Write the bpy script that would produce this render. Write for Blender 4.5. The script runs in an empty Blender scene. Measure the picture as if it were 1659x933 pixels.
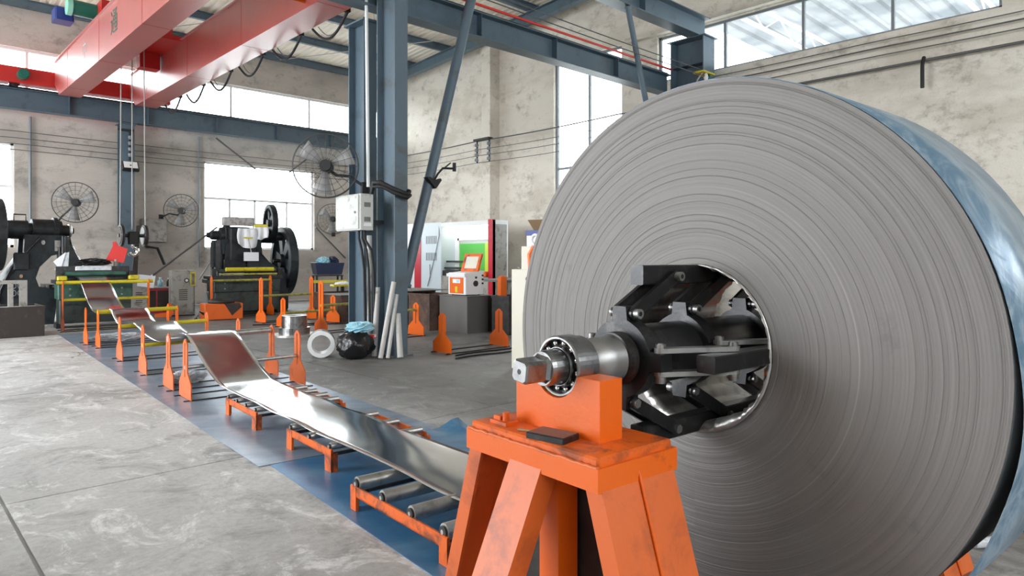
import bpy, math, random
from mathutils import Vector, Matrix
R = math.radians
random.seed(7)
C = bpy.context.scene.collection
sc = bpy.context.scene

# ------------------------------------------------------------------ camera, sky, light
cam = bpy.data.cameras.new('camera'); camo = bpy.data.objects.new('camera', cam); C.objects.link(camo)
cam.sensor_width = 36.0; cam.lens = 1100.0 / 1659 * 36; cam.shift_y = -48.5 / 1659
cam.clip_start = 0.05; cam.clip_end = 300
camo.location = (0, 0, 1.5); camo.rotation_euler = (R(90), 0, R(-43.5))
sc.camera = camo
w = bpy.data.worlds.new('sky'); sc.world = w; w.use_nodes = True
bg = w.node_tree.nodes['Background']; bg.inputs[0].default_value = (0.93, 0.97, 1.0, 1); bg.inputs[1].default_value = 11.5
sc.view_settings.view_transform = 'Standard'; sc.view_settings.look = 'None'
sc.view_settings.exposure = 0.12; sc.view_settings.gamma = 1.0; sc.view_settings.use_curve_mapping = False
try:
    sc.cycles.max_bounces = 10; sc.cycles.diffuse_bounces = 6; sc.cycles.glossy_bounces = 5; sc.cycles.transparent_max_bounces = 12
    sc.cycles.use_denoising = True; sc.cycles.sample_clamp_indirect = 8
except Exception: pass

BW, RW, LW, FW = 22.8, 15.0, -9.0, -9.0      # inner faces of the four walls (Y back, X right, X left, Y front)
def portal(loc, rot, sx, sy):
    """sky portal in a real opening: guides sampling of the sky, adds no light of its own"""
    l = bpy.data.lights.new('sky_portal', 'AREA'); l.shape = 'RECTANGLE'; l.size = sx; l.size_y = sy
    l.cycles.is_portal = True
    o = bpy.data.objects.new('sky_portal', l); C.objects.link(o); o.location = loc; o.rotation_euler = rot
DOOR = (6.5, 18.5, 0.0, 7.6)                 # open gable end on the left: Y0,Y1,Z0,Z1
portal((LW - 0.3, (DOOR[0] + DOOR[1]) / 2, (DOOR[2] + DOOR[3]) / 2), (R(90), 0, R(-90)), DOOR[1] - DOOR[0], DOOR[3] - DOOR[2])
portal((3, BW + .4, 6.6), (R(-90), 0, 0), 22, 1.4)
portal((9.8, BW + .4, 3.2), (R(-90), 0, 0), 3.9, 2.9)
portal((.95, BW + .4, 3.2), (R(-90), 0, 0), 3.9, 2.9)
portal((RW + .4, 12.7, 4.6), (R(90), 0, R(90)), 2.5, 5.5)
portal((3, FW - .4, 5.9), (R(90), 0, 0), 20, 2.2)

# ------------------------------------------------------------------ mesh builder
class MB:
    def __init__(s): s.v = []; s.f = []; s.sm = []
    def add(s, vs, fs, smooth=False, M=None):
        b = len(s.v)
        s.v += [tuple(M @ Vector(p)) if M is not None else tuple(p) for p in vs]
        s.f += [tuple(b + i for i in f) for f in fs]; s.sm += [smooth] * len(fs); return s
    def box(s, x0, x1, y0, y1, z0, z1, M=None):
        return s.add([(x0,y0,z0),(x1,y0,z0),(x1,y1,z0),(x0,y1,z0),(x0,y0,z1),(x1,y0,z1),(x1,y1,z1),(x0,y1,z1)],
                     [(0,3,2,1),(4,5,6,7),(0,1,5,4),(1,2,6,5),(2,3,7,6),(3,0,4,7)], M=M)
    def cbox(s, c, d, M=None):
        return s.box(c[0]-d[0]/2, c[0]+d[0]/2, c[1]-d[1]/2, c[1]+d[1]/2, c[2]-d[2]/2, c[2]+d[2]/2, M)
    def bbox(s, x0, x1, y0, y1, z0, z1, b=.01, M=None):
        """box with bevelled vertical and top edges"""
        pr = [(x0+b,y0),(x1-b,y0),(x1,y0+b),(x1,y1-b),(x1-b,y1),(x0+b,y1),(x0,y1-b),(x0,y0+b)]
        cx, cy = (x0+x1)/2, (y0+y1)/2
        def ins(p): return (min(max(p[0], x0+b), x1-b), min(max(p[1], y0+b), y1-b))
        vs = [(p[0],p[1],z0) for p in pr] + [(p[0],p[1],z1-b) for p in pr] + [(ins(p)[0],ins(p)[1],z1) for p in pr]
        fs = [tuple(range(7,-1,-1)), tuple(range(16,24))]
        for k in (0, 8):
            for i in range(8): fs.append((k+i, k+(i+1)%8, k+8+(i+1)%8, k+8+i))
        return s.add(vs, fs, M=M)
    def prism(s, pts, axis, a0, a1, M=None):
        """2D outline extruded along axis ('x': pts=(y,z); 'y': pts=(x,z); 'z': pts=(x,y))"""
        def mk(p, a): return {'x': (a,p[0],p[1]), 'y': (p[0],a,p[1]), 'z': (p[0],p[1],a)}[axis]
        n = len(pts); vs = [mk(p,a0) for p in pts] + [mk(p,a1) for p in pts]
        fs = [tuple(range(n))[::-1], tuple(range(n,2*n))] + [(i,(i+1)%n,n+(i+1)%n,n+i) for i in range(n)]
        return s.add(vs, fs, M=M)
    def cyl(s, p0, p1, r0, r1=None, n=16, cap=True, M=None):
        r1 = r0 if r1 is None else r1
        p0, p1 = Vector(p0), Vector(p1); d = (p1-p0).normalized()
        a = d.orthogonal().normalized(); b = d.cross(a)
        vs = []
        for p, r in ((p0,r0),(p1,r1)):
            vs += [tuple(p + a*(math.cos(2*math.pi*i/n)*r) + b*(math.sin(2*math.pi*i/n)*r)) for i in range(n)]
        s.add(vs, [(i,(i+1)%n,n+(i+1)%n,n+i) for i in range(n)], True, M)
        if cap: s.add(vs, [tuple(range(n))[::-1], tuple(range(n,2*n))], False, M)
        return s
    def tube(s, pts, r, n=8, closed=False, M=None):
        P = [Vector(p) for p in pts]; m = len(P); vs = []; a = None
        for i in range(m):
            t = (P[(i+1)%m]-P[i-1]) if closed else (P[min(i+1,m-1)]-P[max(i-1,0)])
            t.normalize()
            a = t.orthogonal().normalized() if a is None else (a - t*a.dot(t)).normalized()
            b = t.cross(a)
            vs += [tuple(P[i] + a*(math.cos(2*math.pi*k/n)*r) + b*(math.sin(2*math.pi*k/n)*r)) for k in range(n)]
        fs = []
        for i in range(m if closed else m-1):
            j = (i+1)%m
            fs += [(i*n+k, i*n+(k+1)%n, j*n+(k+1)%n, j*n+k) for k in range(n)]
        s.add(vs, fs, True, M)
        if not closed: s.add(vs, [tuple(range(n))[::-1], tuple(range((m-1)*n, m*n))], False, M)
        return s
    def ring(s, c, ax, rad, r, n=40, k=6, M=None):
        ax = Vector(ax).normalized(); a = ax.orthogonal().normalized(); b = ax.cross(a); c = Vector(c)
        return s.tube([c + a*(math.cos(2*math.pi*i/n)*rad) + b*(math.sin(2*math.pi*i/n)*rad) for i in range(n)], r, k, True, M)
    def lathe(s, prof, ax='x', n=32, smooth=True, M=None):
        """prof: list of (along, radius) closed or open profile turned about axis"""
        vs = []
        for (t, r) in prof:
            for i in range(n):
                c, q = math.cos(2*math.pi*i/n)*r, math.sin(2*math.pi*i/n)*r
                vs.append({'x': (t,c,q), 'y': (c,t,q), 'z': (c,q,t)}[ax])
        fs = [(j*n+i, j*n+(i+1)%n, (j+1)*n+(i+1)%n, (j+1)*n+i) for j in range(len(prof)-1) for i in range(n)]
        return s.add(vs, fs, smooth, M)
    def sphere(s, c, r, nu=12, nv=8, sz=(1,1,1), M=None):
        vs = [(c[0]+r*sz[0]*math.sin(math.pi*j/nv)*math.cos(2*math.pi*i/nu), c[1]+r*sz[1]*math.sin(math.pi*j/nv)*math.sin(2*math.pi*i/nu), c[2]+r*sz[2]*math.cos(math.pi*j/nv)) for j in range(nv+1) for i in range(nu)]
        return s.add(vs, [(j*nu+i, (j+1)*nu+i, (j+1)*nu+(i+1)%nu, j*nu+(i+1)%nu) for j in range(nv) for i in range(nu)], True, M)
    def crumple(s, c, r, sz=(1,1,1), seed=1, amp=.22, nu=30, nv=16):
        """heap of creased sheet: ridged, folded lump with a flat underside"""
        g = random.Random(seed); k = [(g.uniform(2,7), g.uniform(2,6), g.uniform(0,6.3)) for _ in range(6)]; vs = []
        for j in range(nv+1):
            for i in range(nu):
                a, p = 2*math.pi*i/nu, math.pi*j/nv
                q = 1 + amp*sum(abs(math.sin(round(f)*a + h*p*1.7 + o_)) - .5 for f, h, o_ in k)/2.2 + g.uniform(-.05,.05)
                z = math.cos(p)*q; vs.append((c[0]+r*sz[0]*math.sin(p)*math.cos(a)*q, c[1]+r*sz[1]*math.sin(p)*math.sin(a)*q, max(c[2]-r*sz[2]*.9, c[2]+r*sz[2]*z)))
        return s.add(vs, [(j*nu+i, (j+1)*nu+i, (j+1)*nu+(i+1)%nu, j*nu+(i+1)%nu) for j in range(nv) for i in range(nu)], False)
    def mesh(s, name):
        me = bpy.data.meshes.new(name); me.from_pydata(s.v, [], s.f)
        me.polygons.foreach_set('use_smooth', s.sm); me.update()
        return me
    def build(s, name, mat, parent=None, loc=None):
        o = bpy.data.objects.new(name, s.mesh(name)); C.objects.link(o)
        if mat is not None: o.data.materials.append(mat)
        if parent is not None: o.parent = parent
        if loc is not None: o.location = loc
        return o
def tag(o, label, cat, group=None):
    o['label'] = label; o['category'] = cat
    if group: o['group'] = group
    return o
def struct(o):
    o['kind'] = 'structure'; return o
def thing(name, label, cat, loc=(0,0,0), rz=0.0, group=None):
    o = bpy.data.objects.new(name, None); C.objects.link(o); o.empty_display_size = .1
    o.location = loc; o.rotation_euler = (0, 0, rz)
    return tag(o, label, cat, group)
def copy_tree(o, loc, rz, label):
    r = o.copy(); C.objects.link(r); r.location = loc; r.rotation_euler = (0,0,rz); r['label'] = label
    for ch in o.children:
        c = ch.copy(); C.objects.link(c); c.parent = r
        for g in ch.children:
            d = g.copy(); C.objects.link(d); d.parent = c
    return r

# ------------------------------------------------------------------ materials
def nodes(name):
    m = bpy.data.materials.new(name); m.use_nodes = True
    nt = m.node_tree; p = nt.nodes['Principled BSDF']; return m, nt, p
def noise(nt, vec, scale, detail=4, rough=.55, dist=0.0):
    n = nt.nodes.new('ShaderNodeTexNoise'); n.inputs['Scale'].default_value = scale; n.inputs['Detail'].default_value = detail
    n.inputs['Roughness'].default_value = rough; n.inputs['Distortion'].default_value = dist
    nt.links.new(vec, n.inputs['Vector']); return n.outputs['Fac']
def ramp(nt, fac, a, b):
    n = nt.nodes.new('ShaderNodeMapRange'); n.inputs['From Min'].default_value = a; n.inputs['From Max'].default_value = b
    n.interpolation_type = 'SMOOTHSTEP'; nt.links.new(fac, n.inputs['Value']); return n.outputs['Result']
def mix(nt, fac, a, b):
    n = nt.nodes.new('ShaderNodeMix'); n.data_type = 'RGBA'
    if isinstance(fac, (int, float)): n.inputs[0].default_value = fac
    else: nt.links.new(fac, n.inputs[0])
    for i, c in ((6, a), (7, b)):
        if isinstance(c, tuple): n.inputs[i].default_value = (*c[:3], 1)
        else: nt.links.new(c, n.inputs[i])
    return n.outputs[2]
def math_(nt, op, a, b=None):
    n = nt.nodes.new('ShaderNodeMath'); n.operation = op
    for i, x in ((0, a), (1, b)):
        if x is None: continue
        if isinstance(x, (int, float)): n.inputs[i].default_value = x
        else: nt.links.new(x, n.inputs[i])
    return n.outputs[0]
def coords(nt, world=False, scale=None):
    if world:
        n = nt.nodes.new('ShaderNodeNewGeometry'); o = n.outputs['Position']
    else:
        n = nt.nodes.new('ShaderNodeTexCoord'); o = n.outputs['Object']
    if scale:
        mp = nt.nodes.new('ShaderNodeMapping'); mp.inputs['Scale'].default_value = scale; nt.links.new(o, mp.inputs['Vector']); o = mp.outputs[0]
    return o
def bump(nt, p, h, strength, dist=.01):
    b = nt.nodes.new('ShaderNodeBump'); b.inputs['Strength'].default_value = strength; b.inputs['Distance'].default_value = dist
    nt.links.new(h, b.inputs['Height']); nt.links.new(b.outputs[0], p.inputs['Normal'])
def mat(name, col, rough=.5, metal=0.0, col2=None, sc2=3.0, lo=.45, hi=.65, bmp=0.0, bsc=40.0, bdist=.004, spec=.5):
    m, nt, p = nodes(name)
    p.inputs['Roughness'].default_value = rough; p.inputs['Metallic'].default_value = metal
    p.inputs['Specular IOR Level'].default_value = spec
    p.inputs['Base Color'].default_value = (*col, 1)
    if col2 is not None:
        v = coords(nt); c = mix(nt, ramp(nt, noise(nt, v, sc2, 6, .65, .4), lo, hi), col, col2)
        nt.links.new(c, p.inputs['Base Color'])
    if bmp: bump(nt, p, noise(nt, coords(nt), bsc, 4), bmp, bdist)
    return m
M = {}
M['orange'] = mat('orange_paint', (.74,.122,.004), .36, 0, (.38,.06,.01), 7, .60, .80, .15, 60)
M['orange_worn'] = mat('worn_orange_paint', (.72,.120,.006), .45, 0, (.20,.05,.02), 9, .46, .68, .2, 50)
M['orange_pale'] = mat('faded_orange_paint', (.64,.125,.022), .45, 0, (.36,.075,.02), 6, .48, .75, .15, 50)
M['black'] = mat('black_paint', (.012,.012,.013), .5, 0, (.03,.028,.026), 6)
M['rubber'] = mat('black_rubber', (.015,.015,.016), .6)
M['gunmetal'] = mat('oily_dark_steel', (.045,.045,.047), .32, .75, (.10,.098,.095), 11, .5, .75, .12, 70)
M['steel'] = mat('bright_worked_steel', (.34,.345,.35), .30, 1.0, (.16,.16,.165), 14, .45, .7, .08, 90)
M['steel_worn'] = mat('scuffed_steel', (.36,.36,.355), .42, .9, (.12,.115,.11), 9, .5, .72, .15, 60)
M['galv'] = mat('galvanised_roller_steel', (.55,.54,.52), .38, .85, (.33,.32,.30), 12, .45, .7, .1, 50)
M['chrome'] = mat('chrome', (.85,.85,.86), .08, 1.0)
M['bluesteel'] = mat('blue_grey_structural_paint', (.092,.138,.178), .42, 0, (.055,.08,.105), 2.2, .5, .75, .1, 30)
M['bluedirty'] = mat('dirty_blue_grey_paint', (.105,.150,.19), .5, 0, (.085,.095,.10), 2.0, .48, .72, .2, 30)
M['crane'] = mat('crane_red_paint', (.50,.075,.062), .42, 0, (.44,.07,.06), 1.2, spec=1.0); M['crane'].node_tree.nodes['Principled BSDF'].inputs['Coat Weight'].default_value = .9; M['crane'].node_tree.nodes['Principled BSDF'].inputs['Coat Roughness'].default_value = .30
M['cranedark'] = mat('carriage_red_paint', (.55,.025,.02), .4)
M['railred'] = mat('conductor_rail_red', (.62,.03,.02), .4)
M['yellow'] = mat('yellow_roller_paint', (.62,.52,.02), .42, 0, (.35,.28,.03), 8, .5, .75)
M['olive'] = mat('scraped_yellow_green_bar', (.40,.38,.06), .5, 0, (.2,.19,.08), 14, .45, .6)
M['green'] = mat('machine_green_paint', (.035,.11,.08), .4, 0, (.02,.045,.035), 5)
M['greendark'] = mat('dark_machine_green', (.035,.055,.05), .42, 0, (.015,.02,.02), 4)
M['machine'] = mat('greasy_dark_machine_paint', (.022,.025,.027), .5, .0, (.010,.011,.012), 5, .4, .65, .2, 25, spec=.3)
M['machine2'] = mat('dark_blue_grey_machine_paint', (.026,.034,.038), .5, .0, (.012,.014,.016), 4, .4, .7, .15, 25, spec=.3)
M['beige'] = mat('beige_cabinet_paint', (.66,.64,.54), .4, 0, (.55,.52,.43), 5, .55, .8)
M['greybox'] = mat('grimy_grey_cabinet_paint', (.34,.33,.30), .5, 0, (.17,.155,.13), 6, .48, .68, .1, 40)
M['elecbox'] = mat('stained_pale_grey_box_paint', (.56,.57,.55), .42, 0, (.25,.25,.23), 7, .56, .75)
M['white'] = mat('white_paint', (.78,.79,.79), .4)
M['paper'] = mat('white_paper', (.85,.86,.9), .8)
M['paleblue'] = mat('pale_blue_grey_panel', (.58,.66,.70), .4)
M['grey'] = mat('mid_grey_plastic', (.22,.24,.26), .45)
M['rust'] = mat('rusty_brown_steel', (.115,.065,.045), .6, .2, (.05,.03,.024), 5, .4, .65, .2, 30)
M['darkrust'] = mat('dark_scaled_steel', (.045,.036,.032), .6, .3, (.11,.075,.06), 6, .55, .8, .2, 30)
M['plate'] = mat('scuffed_grey_steel_plate', (.16,.155,.15), .5, .5, (.33,.32,.31), 4, .62, .8, .1, 30)
M['card'] = mat('cardboard', (.36,.23,.12), .8)
M['navy'] = mat('navy_plastic', (.018,.028,.07), .4)
M['bluemotor'] = mat('blue_motor_paint', (.02,.04,.22), .4)
M['greenmotor'] = mat('green_motor_paint', (.01,.14,.10), .35)
M['mint'] = mat('mint_cover_paint', (.30,.72,.56), .4)
M['red'] = mat('red_plastic', (.62,.03,.025), .4)
M['crimson'] = mat('crimson_enamel', (.52,.012,.035), .35)
M['tube_orange'] = mat('orange_air_hose', (.95,.17,.03), .35)
M['plastic_bag'] = mat('black_polythene', (.010,.010,.011), .16, 0, bmp=.6, bsc=14, bdist=.03)
M['clearfilm'] = mat('crumpled_clear_film', (.72,.76,.80), .18, 0, (.5,.56,.62), 8, bmp=.6, bsc=20, bdist=.02)
M['teal'] = mat('teal_plastic', (.01,.16,.20), .35)
M['ltblue'] = mat('light_blue_plastic', (.35,.62,.72), .35)
M['wire'] = mat('dull_wire', (.10,.10,.10), .5)
M['wirepale'] = mat('pale_wire', (.42,.41,.39), .5)
M['fan'] = mat('fan_black_wire', (.045,.045,.045), .5)
M['fanblade'] = mat('fan_grey_blade', (.30,.295,.29), .5)
M['ceil'] = mat('cream_roof_sheet', (.86,.80,.69), .6, 0, (.72,.64,.52), .9, .5, .75, .1, 8)
M['oilstain'] = mat('grease_black', (.01,.01,.01), .35)
M['green_glow'] = mat('bright_green_panel', (.10,.52,.08), .5)
M['lime'] = mat('lime_panel', (.55,.75,.06), .5)
M['asphalt'] = mat('yard_concrete', (.48,.48,.47), .8)
M['bags'] = mat('grey_cloth', (.45,.43,.42), .9, 0, (.25,.22,.21), 9)

# plaster walls: pale, with broad greyed damp patches, scrapes and fine pitting
def plaster(name, c1, c2, c3):
    m, nt, p = nodes(name); v = coords(nt, True)
    st = coords(nt, True, (.35,.35,1.0))
    a = ramp(nt, noise(nt, st, 1.1, 7, .62, .3), .42, .66)
    b = ramp(nt, noise(nt, coords(nt, True, (.8,.8,1.1)), 2.2, 8, .74, .25), .50, .72)
    c = mix(nt, a, c1, c2); c = mix(nt, math_(nt, 'MULTIPLY', b, .8), c, c3)
    f = ramp(nt, noise(nt, v, 34, 3, .6), .35, .75); c = mix(nt, math_(nt, 'MULTIPLY', f, .12), c, c3)
    nt.links.new(c, p.inputs['Base Color']); p.inputs['Roughness'].default_value = .85
    bump(nt, p, noise(nt, v, 9, 6, .7), .25, .02); return m
M['wall'] = plaster('stained_plaster', (.56,.515,.465), (.42,.385,.345), (.235,.215,.195))
M['wallr'] = plaster('cream_plaster', (.76,.715,.64), (.60,.55,.47), (.30,.265,.215))
# concrete floor
def concrete():
    m, nt, p = nodes('worn_concrete'); v = coords(nt, True)
    big = ramp(nt, noise(nt, v, .32, 5, .55, .5), .38, .66)
    c = mix(nt, big, (.60,.595,.585), (.34,.333,.322))
    st = ramp(nt, noise(nt, v, 1.5, 9, .74, .7), .47, .68); c = mix(nt, math_(nt, 'MULTIPLY', st, .72), c, (.17,.165,.155))
    pale = ramp(nt, noise(nt, coords(nt, True, (1.3,.8,1)), 2.3, 10, .78, .9), .50, .64); c = mix(nt, math_(nt, 'MULTIPLY', pale, .8), c, (.84,.84,.83))
    fine = ramp(nt, noise(nt, v, 22, 5, .7), .40, .66); c = mix(nt, math_(nt, 'MULTIPLY', fine, .22), c, (.16,.155,.15))
    vo = nt.nodes.new('ShaderNodeTexVoronoi'); vo.feature = 'DISTANCE_TO_EDGE'; vo.inputs['Scale'].default_value = .33
    wp = nt.nodes.new('ShaderNodeVectorMath'); wp.operation = 'ADD'; nt.links.new(v, wp.inputs[0])
    nz = nt.nodes.new('ShaderNodeTexNoise'); nz.inputs['Scale'].default_value = 1.6; nz.inputs['Detail'].default_value = 6; nt.links.new(v, nz.inputs['Vector'])
    scv = nt.nodes.new('ShaderNodeVectorMath'); scv.operation = 'SCALE'; scv.inputs['Scale'].default_value = .7; nt.links.new(nz.outputs['Color'], scv.inputs[0]); nt.links.new(scv.outputs[0], wp.inputs[1])
    nt.links.new(wp.outputs[0], vo.inputs['Vector'])
    crk = math_(nt, 'SUBTRACT', 1.0, ramp(nt, vo.outputs['Distance'], .0, .006)); crk = math_(nt, 'MULTIPLY', crk, ramp(nt, noise(nt, v, .45, 3), .50, .60))
    c = mix(nt, math_(nt, 'MULTIPLY', crk, .8), c, (.05,.048,.045))
    # dirty side beyond the roller line, darkened further to offset the door's light
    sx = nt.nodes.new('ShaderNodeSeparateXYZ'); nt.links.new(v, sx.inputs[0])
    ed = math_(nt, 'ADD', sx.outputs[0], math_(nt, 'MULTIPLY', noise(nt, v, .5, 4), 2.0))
    dirt_shade = ramp(nt, ed, 3.9, 5.6); c = mix(nt, math_(nt, 'MULTIPLY', dirt_shade, .80), c, (.095,.09,.085))
    nt.links.new(c, p.inputs['Base Color'])
    r = nt.nodes.new('ShaderNodeMapRange'); nt.links.new(noise(nt, v, 1.1, 5, .6), r.inputs[0]); r.inputs[3].default_value = .42; r.inputs[4].default_value = .78
    nt.links.new(r.outputs[0], p.inputs['Roughness'])
    bump(nt, p, noise(nt, v, 13, 8, .72, .6), .35, .008); return m
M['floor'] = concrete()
def glass():
    m = bpy.data.materials.new('window_glass'); m.use_nodes = True; nt = m.node_tree; nt.nodes.clear()
    o = nt.nodes.new('ShaderNodeOutputMaterial'); mx = nt.nodes.new('ShaderNodeMixShader'); mx.inputs[0].default_value = .07
    t = nt.nodes.new('ShaderNodeBsdfTransparent'); t.inputs[0].default_value = (.95,.97,.97,1)
    g = nt.nodes.new('ShaderNodeBsdfGlossy'); g.inputs['Roughness'].default_value = .05
    nt.links.new(t.outputs[0], mx.inputs[1]); nt.links.new(g.outputs[0], mx.inputs[2]); nt.links.new(mx.outputs[0], o.inputs[0]); return m
M['glass'] = glass()
def translucent():
    m = bpy.data.materials.new('translucent_roof_sheet'); m.use_nodes = True; nt = m.node_tree; nt.nodes.clear()
    o = nt.nodes.new('ShaderNodeOutputMaterial'); mx = nt.nodes.new('ShaderNodeMixShader'); mx.inputs[0].default_value = .5
    t = nt.nodes.new('ShaderNodeBsdfTranslucent'); d = nt.nodes.new('ShaderNodeBsdfDiffuse')
    v = coords(nt, True); c = mix(nt, ramp(nt, noise(nt, v, .6, 5), .4, .65), (.17,.175,.18), (.11,.118,.125))
    nt.links.new(c, t.inputs[0]); nt.links.new(c, d.inputs[0])
    nt.links.new(t.outputs[0], mx.inputs[1]); nt.links.new(d.outputs[0], mx.inputs[2]); nt.links.new(mx.outputs[0], o.inputs[0]); return m
M['skysheet'] = translucent()
def emit(name, col, s):
    m, nt, p = nodes(name); p.inputs['Base Color'].default_value = (*col,1); p.inputs['Emission Color'].default_value = (*col,1); p.inputs['Emission Strength'].default_value = s; return m
M['lamp'] = emit('lit_lamp', (1,1,.93), 6)
# coil end face: hundreds of rolled laps, tone and gloss varying only with radius
def coilface():
    m, nt, p = nodes('rolled_sheet_edges'); v = coords(nt)
    s = nt.nodes.new('ShaderNodeSeparateXYZ'); nt.links.new(v, s.inputs[0])
    r2 = math_(nt, 'ADD', math_(nt, 'MULTIPLY', s.outputs[1], s.outputs[1]), math_(nt, 'MULTIPLY', s.outputs[2], s.outputs[2]))
    r = math_(nt, 'SQRT', r2)
    ang = math_(nt, 'ARCTAN2', s.outputs[1], s.outputs[2])
    cb = nt.nodes.new('ShaderNodeCombineXYZ'); nt.links.new(r, cb.inputs[0]); nt.links.new(math_(nt, 'MULTIPLY', ang, .0016), cb.inputs[1])
    q = cb.outputs[0]
    a = ramp(nt, noise(nt, q, 34, 6, .75), .32, .70); f = noise(nt, q, 320, 4, .85)
    c = mix(nt, a, (.215,.205,.196), (.178,.171,.165)); c = mix(nt, math_(nt, 'MULTIPLY', ramp(nt, f, .52, .74), .45), c, (.115,.112,.108))
    li = ramp(nt, noise(nt, q, 95, 2, .6), .62, .70); c = mix(nt, math_(nt, 'MULTIPLY', li, .6), c, (.31,.30,.29))
    di = ramp(nt, noise(nt, v, 5, 6, .7), .60, .72); c = mix(nt, math_(nt, 'MULTIPLY', di, .25), c, (.07,.068,.065))
    nt.links.new(c, p.inputs['Base Color']); p.inputs['Roughness'].default_value = .55; p.inputs['Metallic'].default_value = .2
    bump(nt, p, math_(nt, 'ADD', f, noise(nt, q, 70, 4, .7)), .14, .003); return m
M['coilface'] = coilface()
def film(name, c1, c2, rough, metal, sc_, dist=2.0):
    m, nt, p = nodes(name); v = coords(nt)
    c = mix(nt, ramp(nt, noise(nt, v, sc_, 5, .6, dist), .38, .66), c1, c2)
    d = ramp(nt, noise(nt, v, sc_*3.2, 6, .7, 1.0), .60, .74); c = mix(nt, math_(nt, 'MULTIPLY', d, .35), c, (.30,.36,.42))
    nt.links.new(c, p.inputs['Base Color']); p.inputs['Roughness'].default_value = rough; p.inputs['Metallic'].default_value = metal
    bump(nt, p, noise(nt, v, sc_*1.6, 3, .5, 1.5), .25, .02); return m
M['bluefilm'] = film('blue_filmed_sheet', (.115,.205,.29), (.27,.355,.43), .28, .10, 2.2, 4.5)
M['matgrey'] = film('worn_blue_grey_mat', (.20,.27,.37), (.32,.38,.46), .36, .3, 1.1)
M['matblue'] = film('blue_mat', (.045,.18,.37), (.11,.28,.46), .34, .2, 1.1)
def stripmat():
    m, nt, p = nodes('mirror_rolled_steel'); p.inputs['Metallic'].default_value = 1.0; p.inputs['Roughness'].default_value = .14
    v = coords(nt); c = mix(nt, ramp(nt, noise(nt, v, 1.3, 4), .4, .7), (.66,.66,.66), (.56,.56,.56)); nt.links.new(c, p.inputs['Base Color'])
    bump(nt, p, noise(nt, coords(nt, False, (.9,.55,1)), 1.6, 2, .4, .8), .14, .06); return m
M['strip'] = stripmat()

# ------------------------------------------------------------------ the hall
def wall_panels(mb, a0, a1, z0, z1, holes, put):
    """rectangular wall minus rectangular holes, as blocks"""
    xs = sorted({a0, a1, *[h[0] for h in holes], *[h[1] for h in holes]}); xs = [x for x in xs if a0 <= x <= a1]
    zs = sorted({z0, z1, *[h[2] for h in holes], *[h[3] for h in holes]}); zs = [z for z in zs if z0 <= z <= z1]
    for i in range(len(xs)-1):
        run = None
        for j in range(len(zs)-1):
            cx, cz = (xs[i]+xs[i+1])/2, (zs[j]+zs[j+1])/2
            solid = not any(h[0] < cx < h[1] and h[2] < cz < h[3] for h in holes)
            if solid: run = (run[0], zs[j+1]) if run else (zs[j], zs[j+1])
            if run and (not solid or j == len(zs)-2): put(xs[i], xs[i+1], *run); run = None
T = .26
WZ = (1.79, 4.65); CZ = (5.95, 7.27)
holes_b = [(-.96, 2.9, *WZ), (7.89, 11.75, *WZ), (-8, 14.6, *CZ)]
mb = MB(); wall_panels(mb, LW-T, RW+T, 0, 8.45, holes_b, lambda a, b, z0, z1: mb.box(a, b, BW, BW+T, z0, z1))
struct(mb.build('wall_back', M['wall']))
holes_r = [(11.44, 13.98, 1.9, 7.36), (2.83, 10.28, 6.08, 7.27)]
mb = MB(); wall_panels(mb, FW-T, BW, 0, 10.2, holes_r, lambda a, b, z0, z1: mb.box(RW, RW+T, a, b, z0, z1))
struct(mb.build('wall_right', M['wallr']))
mb = MB(); wall_panels(mb, FW-T, BW, 0, 10.2, [(DOOR[0], DOOR[1], -1, DOOR[3])], lambda a, b, z0, z1: mb.box(LW-T, LW, a, b, z0, z1))
struct(mb.build('wall_left', M['wall']))
mb = MB(); wall_panels(mb, LW-T, RW+T, 0, 10.4, [(-7, 13, 4.8, 7)], lambda a, b, z0, z1: mb.box(a, b, FW-T, FW, z0, z1))
struct(mb.build('wall_front', M['wall']))
# floor slabs on a grid of joints
fb = struct(MB().box(LW, RW, FW, BW, -.3, -.02).build('floor', M['asphalt']))
xs = [LW, -7.4, -3.4, .6, 4.6, 8.6, 12.6, RW]; ys = [FW, -6.9, -2.9, 1.1, 5.12, 9.12, 13.1, 17.1, 21.1, BW]
g = .011
for i in range(len(xs)-1):
    for j in range(len(ys)-1):
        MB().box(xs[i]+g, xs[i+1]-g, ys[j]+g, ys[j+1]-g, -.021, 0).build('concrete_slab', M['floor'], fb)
struct(MB().box(-60, 70, -60, 80, -.6, -.32).build('ground', M['asphalt']))
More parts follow.
